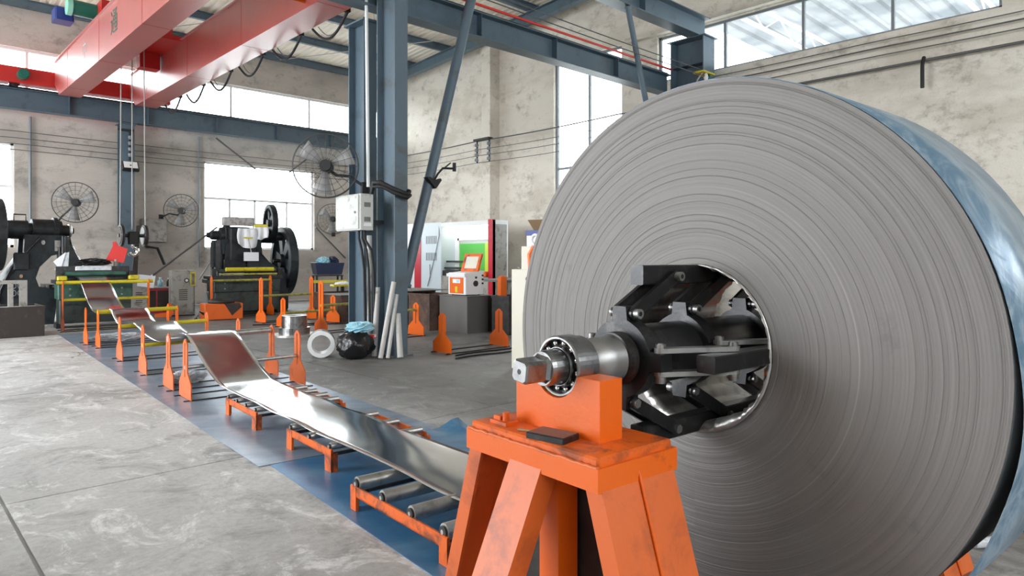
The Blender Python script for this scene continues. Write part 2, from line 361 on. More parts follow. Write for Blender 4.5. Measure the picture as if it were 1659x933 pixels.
# roof: corrugated sheet rising from the back eave to a ridge, then down again
def roof_z(y): return 8.33 + .062*(BW - y) if y > 6 else 8.33 + .062*(BW - 6) - .05*(6 - y)
mb = MB(); pr = []; y = FW - .3
n = 0; ylist = [BW+.4, 6.0, FW-.4]
vs = []; xsr = []; x = LW-.3
while x < RW+.3:
    xsr += [(x, 0), (x+.10, 0), (x+.13, .035), (x+.19, .035)]; x += .22
for (xx, dz) in xsr:
    for yy in ylist: vs.append((xx, yy, roof_z(yy)+.22+dz))
fs = [(i*3+j, (i+1)*3+j, (i+1)*3+j+1, i*3+j+1) for i in range(len(xsr)-1) for j in range(2)]
mb.add(vs, fs); ce = struct(mb.build('ceiling', M['ceil']))
def ibeam(mb, a, b, h, wd, tf=.025, tw=.02, up=Vector((0,0,1))):
    """I section swept from a to b, bottom at the given points"""
    a, b = Vector(a), Vector(b); d = (b-a).normalized(); sd = d.cross(up).normalized(); u = sd.cross(d)
    pr = [(-wd/2,0),(wd/2,0),(wd/2,tf),(tw/2,tf),(tw/2,h-tf),(wd/2,h-tf),(wd/2,h),(-wd/2,h),(-wd/2,h-tf),(-tw/2,h-tf),(-tw/2,tf),(-wd/2,tf)]
    vs = [tuple(p + sd*q[0] + u*q[1]) for p in (a, b) for q in pr]; n = 12
    mb.add(vs, [tuple(range(n)), tuple(range(n, 2*n))[::-1]] + [(i, n+i, n+(i+1)%n, (i+1)%n) for i in range(n)]); return mb
for yy in [22.62, 20.6, 18.5, 16.4, 14.3, 12.2, 10.1, 8.0, 5.9, 3.8, 1.7, -.4, -2.5, -4.6, -6.7]:
    mb = MB(); z = roof_z(yy); ibeam(mb, (LW, yy, z-.02), (RW, yy, z-.02), .24, .12); mb.build('purlin', M['bluesteel'], ce)
for xx in (14.35, 5.75, -2.4):
    for (ya, yb) in ((BW-.05, 6.0), (6.0, FW)):
        mb = MB(); ibeam(mb, (xx, ya, roof_z(ya)-.36), (xx, yb, roof_z(yb)-.36), .34, .22); mb.build('rafter', M['bluesteel'], ce)
# thin roof bracing rods
for (a, b) in [((5.9, 22.2, 8.25), (10.2, 16.4, 8.62)), ((10.2, 22.2, 8.25), (5.9, 16.4, 8.62)), ((10.2, 22.2, 8.25), (14.2, 16.4, 8.62)), ((14.2, 22.2, 8.25), (10.2, 16.4, 8.62))]:
    MB().cyl(a, b, .012, n=6).build('bracing_rod', M['wirepale'], ce)
# right wall pilaster and ledge
struct(MB().box(14.58, RW, 16.4, 16.82, 0, 8.7).build('trim_1', M['wallr']))
struct(MB().box(14.82, RW, FW, 11.2, 7.30, 7.42).build('trim_2', M['wallr']))
# windows: frames, mullions and panes
def window(name, axis, pos, a0, a1, z0, z1, mull, trans, fw=.07, m=None, lowonly=False):
    mb = MB(); m = m or M['wirepale']
    def bar(p0, p1, q0, q1):
        if axis == 'y': mb.box(p0, p1, pos, pos+.07, q0, q1)
        else: mb.box(pos, pos+.07, p0, p1, q0, q1)
    bar(a0, a1, z0, z0+fw); bar(a0, a1, z1-fw, z1); bar(a0, a0+fw, z0, z1); bar(a1-fw, a1, z0, z1)
    o = struct(mb.build(name, m))
    for t in mull:
        mb = MB(); bar(t-fw/2, t+fw/2, z0+fw, (trans[-1] if lowonly else z1-fw)); mb.build('mullion', m, o)
    for t in trans:
        mb = MB(); bar(a0+fw, a1-fw, t-fw/2, t+fw/2); mb.build('transom', m, o)
    AXf = [a0+fw] + list(mull) + [a1-fw]; az = [z0+fw] + list(trans) + [z1-fw]
    for j in range(len(az)-1):
        ax = [a0+fw, a1-fw] if lowonly and j == len(az)-2 else AXf
        for i in range(len(ax)-1):
            mb = MB()
            if axis == 'y': mb.box(ax[i], ax[i+1], pos+.03, pos+.038, az[j], az[j+1])
            else: mb.box(pos+.03, pos+.038, ax[i], ax[i+1], az[j], az[j+1])
            mb.build('pane', M['glass'], o)
    return o
window('window_1', 'y', BW+.1, -.96, 2.9, *WZ, [.3, 1.6], [3.46], m=M['white'], lowonly=True)
window('window_2', 'y', BW+.1, 7.89, 11.75, *WZ, [8.75, 9.6, 10.75], [3.46], m=M['white'], lowonly=True)
window('window_3', 'y', BW+.1, -8, 14.6, *CZ, [-5.2,-2.4,.4,3.2,8.8,11.6], [], m=M['white'])
window('window_4', 'x', RW+.1, 11.44, 13.98, 1.9, 7.36, [12.68], [3.1, 4.18], m=M['grey'])
window('window_5', 'x', RW+.1, 2.83, 10.28, 6.08, 7.27, [4.68, 6.5, 8.4], [], .06, m=M['grey'])
# neighbouring hall seen through the high right-hand window
nb = MB(); vs = []; xr = []; yy = -14
while yy < 13.5:
    xr += [(yy, 0), (yy+.5, 0), (yy+.55, .12), (yy+.75, .12)]; yy += .8
for (q, dz) in xr: vs += [(RW+1.2, q, 10.6+dz), (RW+24, q, 10.2+dz)]
nb.add(vs, [(2*i, 2*i+1, 2*i+3, 2*i+2) for i in range(len(xr)-1)])
na = tag(bpy.data.objects.new('neighbouring_shed', None), 'pale translucent shed roof on white trusses beyond the high right wall window', 'shed'); C.objects.link(na); na.location = (RW+12, 6, -.3)
bpy.context.view_layer.update()
def nbpart(name, mb, m):
    o = mb.build(name, m, na); o.matrix_parent_inverse = Matrix.Translation((-(RW+12), -6, .3)); return o
nbpart('roof_sheet', nb, M['skysheet'])
for yy in (-.5, 5.5, 11):
    mb = MB()
    mb.box(RW+1.4, RW+23, yy-.05, yy+.05, 9.35, 9.45); mb.box(RW+1.4, RW+23, yy-.05, yy+.05, 10.0, 10.1)
    for k in range(18): mb.cyl((RW+1.4+k*1.2, yy, 9.4 if k%2 else 10.05), (RW+2.6+k*1.2, yy, 10.05 if k%2 else 9.4), .03, n=6)
    nbpart('truss', mb, M['white'])
mb = MB().box(RW+23.5, RW+23.8, -14, 13.5, -.3, 6.5); nbpart('far_wall', mb, M['paleblue'])
for k in range(4): nbpart('shed_post', MB().box(RW+1.3, RW+1.5, -13+k*7.5, -12.8+k*7.5, -.3, 10.6), M['white'])
for k in range(4): nbpart('shed_post', MB().box(RW+23.2, RW+23.5, -13+k*7.5, -12.8+k*7.5, -.3, 10.3), M['white'])

# ------------------------------------------------------------------ the coil line: local x runs along the axle, local y along the strip
LA = R(-3.7); LX = Vector((math.cos(LA), math.sin(LA))); LY = Vector((-math.sin(LA), math.cos(LA)))
def L(u, v, z=0.0):
    p = LY*u + LX*v; return (p.x, p.y, z)
UC, ZC, RO, RI, V0, V1 = 1.478, 1.175, .965, .305, 2.10, 2.66
coil = thing('steel_coil', 'huge grey coil of rolled sheet steel with blue outer lap on the mandrel', 'steel coil', L(UC, V0, .2), LA)
cz = ZC - .2
prof = []; N = 330; off = 0
for i in range(N+1):
    r = RI + (RO-RI)*i/N
    off = off*.80 + random.uniform(-.00028, .00028)
    o_ = off + (.0009 if random.random() < .06 else 0)
    prof.append((o_, r))
prof = [(V1-V0, RI)] + prof + [(V1-V0, RO), (V1-V0, RI)]
mb = MB(); mb.lathe(prof, 'x', 128, False); mb.build('wound_body', M['coilface'], coil, (0,0,cz))
# outer lap, slack on the lower right
def lap_r(ph):
    if ph < 60: return RO+.0012
    t = min(1, (ph-60)/90.0); s_ = t*t*(3-2*t); d = .058*s_
    if ph > 150: d = .058 - .050*((ph-150)/30.0)**1.3
    return RO+.0012+d
vs = []; na_ = 120
for i in range(na_+1):
    ph = -178 + 358*i/na_; a = R(ph)
    for (rr, xx) in ((0, .006), (0, V1-V0+.004), (.003, V1-V0+.004), (.003, .006)):
        q = lap_r(ph)+rr + (.0035*math.sin(ph*.21)*max(0, min(1, (ph-50)/60.0))); vs.append((xx, -math.sin(a)*q, math.cos(a)*q))
mb = MB(); mb.add(vs, [(i*4+k, i*4+(k+1)%4, (i+1)*4+(k+1)%4, (i+1)*4+k) for i in range(na_) for k in range(4)], True)
lap = mb.build('outer_lap', M['bluefilm'], coil, (0,0,cz)); lap['label'] = 'blue filmed outer lap hanging slack'
# crumpled inner lip of the bore
vs = []; nn = 140; tn = [random.uniform(-1,1) for _ in range(nn)]
for i in range(nn):
    a = 2*math.pi*i/nn; j = .006*tn[i] + .004*math.sin(5*a)
    low = max(0, -math.cos(a-.4))
    for (rr, xx) in ((.3045, -.003), (.300, -.010-.010*abs(tn[i])), (.290+j-.02*low, .02), (.297+j-.012*low, V1-V0)):
        vs.append((xx, math.sin(a)*rr, math.cos(a)*rr))
mb = MB(); mb.add(vs, [(i*4+k, ((i+1)%nn)*4+k, ((i+1)%nn)*4+k+1, i*4+k+1) for i in range(nn) for k in range(3)], True)
mb.build('bore_liner', M['galv'], coil, (0,0,cz))
# ---- strip running from the coil over the rollers to the press
kn = [(UC,.190),(2.3,.200),(3.0,.198),(4.0,.202),(5.0,.200),(6.0,.204),(6.8,.206),(7.15,.222),(7.5,.30),(7.9,.44),(8.2,.555),(8.4,.612),(8.55,.622),(8.75,.60),(9.3,.46),(9.9,.41),(10.6,.45),(11.1,.525),(11.3,.54),(11.5,.52),(12.1,.43),(12.6,.47),(13.0,.60),(13.2,.64),(13.4,.61),(14.0,.50),(14.8,.50),(15.6,.66),(16.3,.92),(16.85,1.085),(17.3,1.10),(18.0,1.10)]
def cr(ts, x):
    for i in range(len(ts)-1):
        if ts[i][0] <= x <= ts[i+1][0]:
            p0 = ts[max(i-1,0)]; p1 = ts[i]; p2 = ts[i+1]; p3 = ts[min(i+2,len(ts)-1)]; h = p2[0]-p1[0]; t = (x-p1[0])/h
            m1 = (p2[1]-p0[1])/(p2[0]-p0[0])*h; m2 = (p3[1]-p1[1])/(p3[0]-p1[0])*h
            return (2*t**3-3*t*t+1)*p1[1]+(t**3-2*t*t+t)*m1+(-2*t**3+3*t*t)*p2[1]+(t**3-t*t)*m2
    return ts[-1][1]
SV0, SV1 = 2.115, 2.675
strip_root = L(UC, 0, 0)
vs = []; ns = 330; nv = 13
for i in range(ns+1):
    u = UC + (18.0-UC)*i/ns; z = cr(kn, u)
    flat = max(0, min(1, (6.9-u)/.8))*max(0, min(1, (u-2.4)/.8))
    for j in range(nv):
        t = j/(nv-1); wv = .007*math.sin(u*5.1+1.3*math.sin(u*2.3)+t*2.0)*(abs(t-.5)*2)**2 * flat
        bow = .010*(1-(2*t-1)**2) * flat
        vs.append((SV0+(SV1-SV0)*t, u-UC, z+wv+bow))
mb = MB(); fs = []
for i in range(ns):
    for j in range(nv-1): a = i*nv+j; fs.append((a, a+1, a+nv+1, a+nv))
mb.add(vs, fs, True)
strip = mb.build('steel_strip', M['strip'], None, strip_root); strip.rotation_euler = (0,0,LA)
so = strip.modifiers.new('thickness', 'SOLIDIFY'); so.thickness = .0025; so.offset = 1
tag(strip, 'mirror-bright steel strip paid out from the coil over low rollers and looped towards the press', 'steel strip')

# ---- mandrel
AX = thing('expanding_mandrel', 'oily dark steel expanding mandrel with square shaft end carrying the coil', 'mandrel', L(UC, 0, ZC), LA)
sh = MB().lathe([(1.345,0),(1.345,.05),(1.36,.053),(1.45,.053)], 'x', 40, False).build('shaft_journal', M['steel'], AX)
mb = MB(); mb.lathe([(1.45,.056),(1.505,.056),(1.505,.070),(1.60,.076),(1.64,.080)], 'x', 40)
mb.build('shaft_shoulder', M['steel_worn'], AX)
pr = [(1.64,.080)]
for k in range(22): pr += [(1.642+k*.0062,.086),(1.645+k*.0062,.081)]
mb = MB(); mb.lathe(pr + [(1.79,.084)], 'x', 40, False); mb.build('screw_thread', M['gunmetal'], AX)
mb = MB(); mb.lathe([(1.76,.098),(1.77,.102),(3.02,.102),(3.03,.06),(3.45,.055),(3.45,0)], 'x', 40); mb.build('axle_tube', M['gunmetal'], AX)
# chamfered square drive end
mb = MB(); q = .032; b_ = .008
def oct_(x, q, b): return [(x, yy, zz) for (yy, zz) in ((-q+b,-q),(q-b,-q),(q,-q+b),(q,q-b),(q-b,q),(-q+b,q),(-q,q-b),(-q,-q+b))]
vs = oct_(1.258, q-.004, b_) + oct_(1.264, q, b_) + oct_(1.335, q, b_) + oct_(1.352, .045, .02)
fs = [tuple(range(8))] + [(k*8+i, k*8+8+i, k*8+8+(i+1)%8, k*8+(i+1)%8) for k in range(3) for i in range(8)]
Mr = Matrix.Rotation(R(8), 4, 'X'); mb.add(vs, fs, M=Mr); mb.build('square_drive_end', M['steel'], AX)
MB().cyl((1.2575,0,0),(1.262,0,0),.008,n=14,M=Mr).build('centre_hole', M['oilstain'], AX)
# bearing: outer ring, inner ring, cage, balls
br = MB().lathe([(1.45,.080),(1.411,.0805),(1.408,.083),(1.408,.088),(1.412,.092),(1.468,.092),(1.474,.087),(1.50,.087),(1.505,.082),(1.505,.07)], 'x', 48, False).build('bearing', M['steel'], AX)
MB().lathe([(1.414,.054),(1.408,.056),(1.408,.058),(1.414,.060),(1.49,.060)], 'x', 40, False).build('inner_race', M['steel'], br)
MB().lathe([(1.432,.0595),(1.432,.081)], 'x', 40, False).build('cage', M['oilstain'], br)
for k in range(12):
    a = 2*math.pi*k/12+.2; MB().sphere((1.424, math.cos(a)*.0705, math.sin(a)*.0705), .0088, 10, 7).build('ball', M['chrome'], br)
MB().lathe([(1.430,.062),(1.429,.066)], 'x', 30).build('brass_cage_rim', M['rust'], br)
def Rx(k): return Matrix.Rotation(R(90*k), 4, 'X')
def plate_link(mb, p, q, wd, y0, y1, Mx):
    """flat link with round ends in the x-z plane between y0 and y1"""
    p, q = Vector((p[0],p[1])), Vector((q[0],q[1])); d = (q-p).normalized(); nrm = Vector((-d.y,d.x)); out = []
    for k in range(9): a = math.pi*(k/8); out.append(q + d*(math.sin(a)*wd/2) - nrm*(math.cos(a)*wd/2))
    for k in range(9): a = math.pi*(k/8); out.append(p - d*(math.sin(a)*wd/2) + nrm*(math.cos(a)*wd/2))
    mb.prism([(o.x,o.y) for o in out], 'y', y0, y1, Mx); return mb
for (cx, ln) in ((1.715, .22), (2.035, .22), (2.42, .22)):
    # collar with four ears
    out = []
    for k in range(4):
        for a in range(-30, 31, 10): out.append((90*k+45+a, .126))
        th = math.degrees(math.asin(.027/.13)); out += [(90*(k+1)-th-4,.128), (90*(k+1)-math.degrees(math.asin(.027/.17)),.170), (90*(k+1)+math.degrees(math.asin(.027/.17)),.170), (90*(k+1)+th+4,.128)]
    pts = [(math.cos(R(a))*r, math.sin(R(a))*r) for a, r in sorted(out, key=lambda q_: q_[0])]
    mb = MB(); mb.prism(pts, 'x', cx-.028, cx+.028); mb.build('collar', M['gunmetal'], AX)
    for k in range(4):
        Mx = Rx(k)
        for s_ in (-1, 1):
            mb = MB(); plate_link(mb, (cx, .145), (cx+ln, .262), .042, s_*.029, s_*.044, Mx)
            mb.build('link_arm', M['gunmetal'] if k != 1 else M['steel_worn'], AX)
        for (bx, bz) in ((cx, .145), (cx+ln, .262)):
            mb = MB(); mb.cyl((bx,-.062,bz),(bx,.058,bz),.009,n=12,M=Mx); mb.cyl((bx,-.066,bz),(bx,-.044,bz),.016,n=14,M=Mx); mb.cyl((bx,.044,bz),(bx,.056,bz),.016,n=6,M=Mx)
            bo = mb.build('bolt', M['steel_worn'], AX)
            MB().cyl((bx,-.0665,bz),(bx,-.060,bz),.0085,n=6,M=Mx).build('hex_socket', M['oilstain'], bo)
for k in range(4):
    Mx = Rx(k); mb = MB(); mb.bbox(-.027,.027,-.033,.033,0,.95,.004, Mx @ Matrix.Translation((1.775,0,.268)) @ Matrix.Rotation(R(90),4,'Y') @ Matrix.Rotation(R(90),4,'Z') )
    mb.build('gripping_bar', M['gunmetal'], AX)

# ---- orange bearing stands
def stand(name, label, u, vc, flip):
    t = thing(name, label, 'bearing stand', L(u, vc, 0), LA if not flip else LA + math.pi, None)
    # local x: outwards (towards the shaft end is -x), y along the strip
    mb = MB(); mb.bbox(-.155,.155,-.275,.275,.958,.982,.006); top = mb.build('top_plate', M['orange_worn'], t)
    mb = MB(); mb.box(-.165,-.14,-.285,.285,.895,.958); mb.box(.14,.165,-.285,.285,.895,.958); mb.box(-.14,.14,-.285,-.26,.895,.958); mb.box(-.14,.14,.26,.285,.895,.958)
    mb.build('rim_channel', M['orange'], t)
    # weld bead along the rim
    mb = MB(); pts = [(-.160, -.28+.56*i/60, .958+random.uniform(-.002,.002)) for i in range(61)]; mb.tube(pts, .006, 6)
    mb.build('weld_bead', M['orange_pale'], t)
    # saddle block with a half-round seat
    pts = [(-.18,.982),(.18,.982),(.18,1.158)]
    pts += [(.1, 1.158)] if False else []
    seat = [(math.cos(R(a))*.0925, ZC+math.sin(R(a))*.0925) for a in range(-12, -169, -12)]
    pts = [(-.18,.982),(.18,.982),(.18,1.156)] + seat + [(-.18,1.156)]
    mb = MB(); mb.prism(pts, 'x', -.045, .048); mb.build('saddle_block', M['orange'], t)
    # side legs splaying along the strip direction: channel pairs
    for s_ in (-1, 1):
        for (x0, x1) in ((-.15,-.003),(.003,.15)):
            mb = MB(); vs = []
            for (yy, zz) in ((.275,.93),(.56,0)):
                for (xx, dy) in ((x0,0),(x1,0),(x1,-.06),(x1-.012,-.06),(x1-.012,-.012),(x0+.012,-.012),(x0+.012,-.06),(x0,-.06)):
                    vs.append((xx, s_*(yy+dy), zz))
            f_ = [(i, (i+1)%8, 8+(i+1)%8, 8+i) for i in range(8)] + [tuple(range(8)), tuple(range(8,16))]
            mb.add(vs, f_); mb.build('side_leg', M['orange_pale'], t)
        MB().tube([(0, s_*(.279+.285*i/30), .93-.93*i/30) for i in range(31)], .005, 6).build('weld_seam', M['orange'], t)
    # outrigger leg on each face
    for s_ in (-1, 1):
        mb = MB(); vs = []
        for (xx, zz) in ((.15,.94),(.58,0)):
            for (yy, dx) in ((-.068,0),(.068,0),(.068,-.075),(-.068,-.075)): vs.append((s_*(xx+dx), yy, zz))
        mb.add(vs, [(i, (i+1)%4, 4+(i+1)%4, 4+i) for i in range(4)] + [(0,1,2,3), (4,5,6,7)]); mb.build('outrigger_leg', M['orange_pale'], t)
    MB().prism([(-.50,.03),(.50,.03),(.235,.895),(-.235,.895)], 'x', .0, .012).build('dark_gap_panel', M['black'], t)  # black sheet added to darken the shaded gaps between the legs
    mb = MB(); mb.box(-.09,-.012,-.06,.02,0.03,.955); mb.build('centre_post', M['orange'], t)
    mb = MB(); mb.box(-.15,.15,-.6,-.54,0,.025); mb.box(-.15,.15,.54,.6,0,.025); mb.box(-.03,.03,-.54,.54,0,.03); mb.box(-.6,.6,-.03,.03,.002,.028); mb.build('foot_frame', M['orange'], t)
    return t
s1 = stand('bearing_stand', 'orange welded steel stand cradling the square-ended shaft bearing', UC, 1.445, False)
# clamp lug lying on the stand top, cotter pin, steel shim
mb = MB(); mb.box(-.125,-.075,.135,.215,.982,.992); mb.cyl((-.1,.165,.992),(-.1,.165,1.018),.011,n=12); mb.box(-.112,-.088,.18,.212,.992,1.004); mb.build('clamp_lug', M['orange_worn'], s1)
sp = L(UC-.055, 1.445-.108, .9825); shim = thing('steel_shim', 'dark steel packing block lying on the near bearing stand top', 'shim', sp, LA+R(12))
MB().bbox(-.042,.042,-.065,.065,0,.018,.003).build('block', M['gunmetal'], shim)
sp = L(UC+.05, 1.445-.115, .982); ck = thing('cotter_pin', 'small brass-coloured cotter pin lying beside the packing block', 'pin', sp, LA+R(-60))
MB().cyl((-.028,0,.004),(.022,0,.004),.004,n=8).build('pin_shank', M['card'], ck); MB().ring((.03,0,.005),(0,0,1),.008,.003,16).build('pin_eye', M['galv'], ck)
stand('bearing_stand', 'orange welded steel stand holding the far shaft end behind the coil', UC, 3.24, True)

# ---- mats on the floor under the line
def sheet(name, pts, m, label, z=.004, grp=None):
    mb = MB(); n = len(pts); mb.prism([(L(u,v)[0], L(u,v)[1]) for u, v in pts], 'z', z-.004+.0005, z)
    o = mb.build(name, m); tag(o, label, 'floor mat', grp); return o
sheet('floor_mat', [(4.90,1.72),(10.9,1.70),(10.85,1.78),(10.85,3.35),(4.86,3.34)], M['matgrey'], 'scuffed blue-grey sheet mat under the upright orange roller stands', .007)
sheet('floor_mat', [(10.70,1.70),(15.95,1.68),(15.95,3.3),(10.74,3.3)], M['matgrey'], 'blue-grey sheet mat reaching to the green press feed table', .004)
mt = sheet('floor_mat', [(.4,1.72),(4.93,1.80),(4.94,3.10),(.4,3.20)], M['matblue'], 'clean blue sheet mat under the lowest long roller frame', .004)
# curled-up corner of a blue sheet on the far side
vs = []; 
for i in range(13):
    t = i/12.0
    for j in range(9):
        q_ = j/8.0; u = 4.95 - 1.5*t; vv = 2.95 + .55*q_
        lift = .075*max(0, 1-t*5)**1.6*(.55+.45*math.sin(q_*7.5+.6)); p = L(u + .0*t, vv, .008+lift); vs.append(p)
mb = MB(); mb.add(vs, [(i*9+j, i*9+j+1, (i+1)*9+j+1, (i+1)*9+j) for i in range(12) for j in range(8)], True)
o = mb.build('blue_sheet', M['matblue']); sm = o.modifiers.new('t', 'SOLIDIFY'); sm.thickness = .003; tag(o, 'blue sheet offcut with curled-up edge on the floor behind the strip', 'sheet')

# ---- low roller frames
def roller_frame(name, label, u0, u1, v0, v1, nr, zr, rr, leg, rail_h, wide=False):
    t = thing(name, label, 'conveyor', L((u0+u1)/2, v0, 0), LA, 'low roller conveyors')
    h = (u1-u0)/2; W = v1-v0; z1 = zr
    for (xx, nm) in ((0, 0), (W-.012, 1)):
        mb = MB(); mb.box(xx, xx+.012, -h, h, z1-rail_h, z1); mb.box(xx, xx+.035, -h, h, z1-rail_h, z1-rail_h+.008); mb.build('side_rail', M['orange_worn'], t)
    for s_ in (-1, 1):
        for xx in (0, W-.012):
            mb = MB(); a, b = (s_*h, s_*(h-leg)) if s_ < 0 else (h-leg, h)
            a, b = min(a,b), max(a,b)
            mb.box(xx+(.003 if xx else -.003), xx+.009+(.006 if not xx else .009), a, b, 0, z1-.005); mb.box(xx, xx+.05, a if s_ < 0 else b-.01, a+.01 if s_ < 0 else b, 0, z1-.03)
            mb.build('leg', M['orange_worn'] if rr > .03 or True else M['galv'], t)
    for s_ in (-.93, .93): MB().box(.02, W-.02, s_*h-.012, s_*h+.012, z1-rail_h+.005, z1-rail_h+.025).build('cross_bar', M['black'], t)
    for k in range(nr):
        y = -h+.05 + (2*h-.1)*k/(nr-1)
        ro = MB(); ro.cyl((.016,y,z1+.012),(W-.016,y,z1+.012),rr,n=20,cap=True); r_ = ro.build('roller', M['galv'], t)
        MB().cyl((.004,y,z1+.012),(.0155,y,z1+.012),rr*.72,n=16).build('bearing_cup', M['black'], r_)
        MB().cyl((.001,y,z1+.012),(.018,y,z1+.012),.012,n=10).build('spindle', M['galv'], r_)
    return t
roller_frame('roller_conveyor', 'orange roller conveyor farther along, just before the strip rises', 5.93, 6.76, 2.06, 2.86, 4, .165, .024, .10, .055)
roller_frame('roller_conveyor', 'middle orange roller conveyor standing across the joint of two mats', 4.44, 5.24, 2.06, 2.84, 3, .163, .026, .10, .055)
roller_frame('roller_conveyor', 'longest orange roller conveyor with exposed rollers beside the bearing stand', 2.72, 3.74, 1.86, 2.80, 4, .148, .040, .07, .062)

# ---- upright roller stands: two slotted paddle plates joined by floor bars
def paddle(h, wb=.46, ws=.17):
    zb = .16; zt = .28; r = ws/2; pts = [(-wb/2,0),(wb/2,0),(wb/2,zb),(ws/2,zt)]
    pts += [(math.cos(R(a))*r*.55*(1 if a else 1.82), h-.06+math.sin(R(a))*.06) for a in (0,45,90,135)] + [(-r, h-.06)]
    pts += [(-ws/2,zt),(-wb/2,zb)]
    return pts
def paddle_mesh(h, t=.012, slot=(.22, .93)):
    """plate in the y-z plane with a slot up its middle"""
    mb = MB(); P_ = paddle(h); r = [(y, z) for y, z in P_ if y >= 0 or abs(y) < 1e-6]
    sw = .013; z0, z1 = slot[0], h*slot[1]
    right = [(sw,0)] + [(y,z) for y,z in P_ if y > .02] + [(sw, h-.005)]
    left = [(-y,z) for y,z in right]
    mb.prism(right, 'x', 0, t); mb.prism(left[::-1], 'x', 0, t)
    mb.box(0, t, -sw, sw, 0, z0); mb.box(0, t, -sw, sw, z1, h-.004)
    return mb
pm_short = paddle_mesh(.63).mesh('side_plate'); pm_tall = paddle_mesh(1.04, .014).mesh('side_plate')
for m_ in (pm_short, pm_tall): m_.materials.append(M['orange'])
pm_rose = paddle_mesh(.63).mesh('side_plate'); pm_rose.materials.append(M['orange_pale'])
def roller_stand(label, u, v0, v1, tall, bars, dy=0.0, rot=None, mesh=None, base=True, group='upright roller stands', near=True, far=True):
    t = thing('roller_stand', label, 'roller stand', L(u, v0, 0), LA if rot is None else rot, group)
    W = v1-v0; me = mesh or (pm_tall if tall else pm_short)
    for (x, yo, on) in ((0, 0, near), (W, dy, far)):
        if not on: continue
        o = bpy.data.objects.new('side_plate', me); C.objects.link(o); o.parent = t; o.location = (x, yo, .012)
    if base:
        for s_ in (-.19, .19): MB().box(-.06, W+.07, s_-.012, s_+.012, 0.0, .016).build('floor_bar', M['black'], t)
    for (z, r, mk, x0, x1) in bars:
        mb = MB(); mb.cyl((x0, 0, z), (x1, dy, z), r, n=14); mb.build('roller', M[mk], t)
    return t
roller_stand('short orange roller stand with a bare grey roller low down, next to the low frames', 7.78, 1.95, 3.22, False, [(.335,.022,'galv',.0,1.27)], .1, mesh=pm_rose)
roller_stand('short orange roller stand whose top roller carries the crest of the strip loop', 8.50, 1.95, 3.22, False, [(.575,.036,'galv',.0,1.27)], .22, mesh=pm_rose)
roller_stand('short orange roller stand with a low yellow roller under the strip sag', 9.82, 1.95, 3.22, False, [(.37,.026,'yellow',.0,1.27)], .2, mesh=pm_rose)
roller_stand('short orange roller stand with yellow roller under the second strip crest', 11.35, 1.95, 3.22, False, [(.495,.03,'yellow',.0,1.27)], .2, mesh=pm_rose)
roller_stand('short orange roller stand with yellow roller under the crest nearest the press', 13.2, 1.95, 3.22, False, [(.59,.036,'yellow',.0,1.27)], .2)
roller_stand('empty short orange roller stand close behind the crest nearest the press', 13.85, 1.86, 3.22, False, [], .2, far=True)
roller_stand('tall orange roller stand with two yellow bars in front of the green feed table', 16.55, 1.82, 3.40, True, [(.995,.036,'yellow',-.1,1.68),(.64,.03,'yellow',0,1.58)], 0)

# ------------------------------------------------------------------ columns and crane runways
def hcol(mb, x, y0, y1, wd, z0, z1, tf=.022, tw=.016):
    """H column: web in the y-z plane, flanges facing -y and +y"""
    mb.box(x-wd/2, x+wd/2, y0, y0+tf, z0, z1); mb.box(x-wd/2, x+wd/2, y1-tf, y1, z0, z1); mb.box(x-tw/2, x+tw/2, y0+tf, y1-tf, z0, z1); return mb
def column(name, label, x, y0, y1, wd, z1, cap=None, m='bluesteel', stiff=()):
    t = thing(name, label, 'column', (x, (y0+y1)/2, 0)); yc = (y0+y1)/2; a, b = y0-yc, y1-yc
    tf, tw = .022, .016
    MB().box(-wd/2, wd/2, a, a+tf, .02, z1).build('flange', M[m], t); MB().box(-wd/2, wd/2, b-tf, b, .02, z1).build('flange', M[m], t)
    MB().box(-tw/2, tw/2, a+tf, b-tf, .02, z1).build('web', M[m], t)
    MB().box(-wd/2-.06, wd/2+.06, a-.06, b+.06, 0, .02).build('base_plate', M['bluedirty'], t)
    if cap: MB().box(-wd/2-.05, wd/2+.05, a-.07, b+.07, z1, z1+.025).build('cap_plate', M[m], t)
    for z in stiff: MB().box(-wd/2+.004, wd/2-.004, a+tf, b-tf, z, z+.014).build('stiffener', M[m], t)
    return t
column('steel_column', 'blue-grey steel column with capped top beside the electrical box', 5.87, 9.5, 9.98, .235, 5.3, True)
column('steel_column', 'taller blue-grey steel column with dirty foot, tubes leaning on it', 5.92, 8.70, 9.20, .235, 7.0, True, 'bluedirty')
column('steel_column', 'slim blue-grey column against the back wall behind the hook block', 5.53, 22.15, 22.6, .34, 5.42, True)
column('steel_column', 'stepped dark steel column at the right wall carrying two runway ends', 14.45, 8.45, 9.35, .5, 6.72, True, 'bluesteel', (5.45, 6.1))
def runway(name, label, xa, xb, y, z, h, wd, rail, splice=True):
    t = thing(name, label, 'crane beam', (xa, y, z)); mb = MB(); ibeam(mb, (0,0,0), (xb-xa,0,0), h, wd, .022, .018); mb.build('i_beam', M['bluesteel'], t)
    mb = MB(); mb.box(0, xb-xa, -.035, .035, h+.001, h+.07); mb.build('crane_rail', M['gunmetal'], t)
    if rail: mb = MB(); mb.box(0, xb-xa, rail, rail+.03, h+.10, h+.14); mb.build('conductor_rail', M['railred'], t)
    for k in range(int((xb-xa)/2)): MB().box(1+k*2.0, 1.012+k*2.0, -wd/2+.01, wd/2-.01, .022, h-.022).build('stiffener', M['bluesteel'], t)
    return t
runway('crane_runway_beam', 'long blue crane runway beam running along the back wall', LW+.05, RW-.05, 22.2, 5.46, .54, .30, None)
runway('crane_runway_beam', 'lower blue crane runway beam with red conductor line between two columns', LW+.05, 14.15, 9.42, 5.48, .46, .30, -.16)
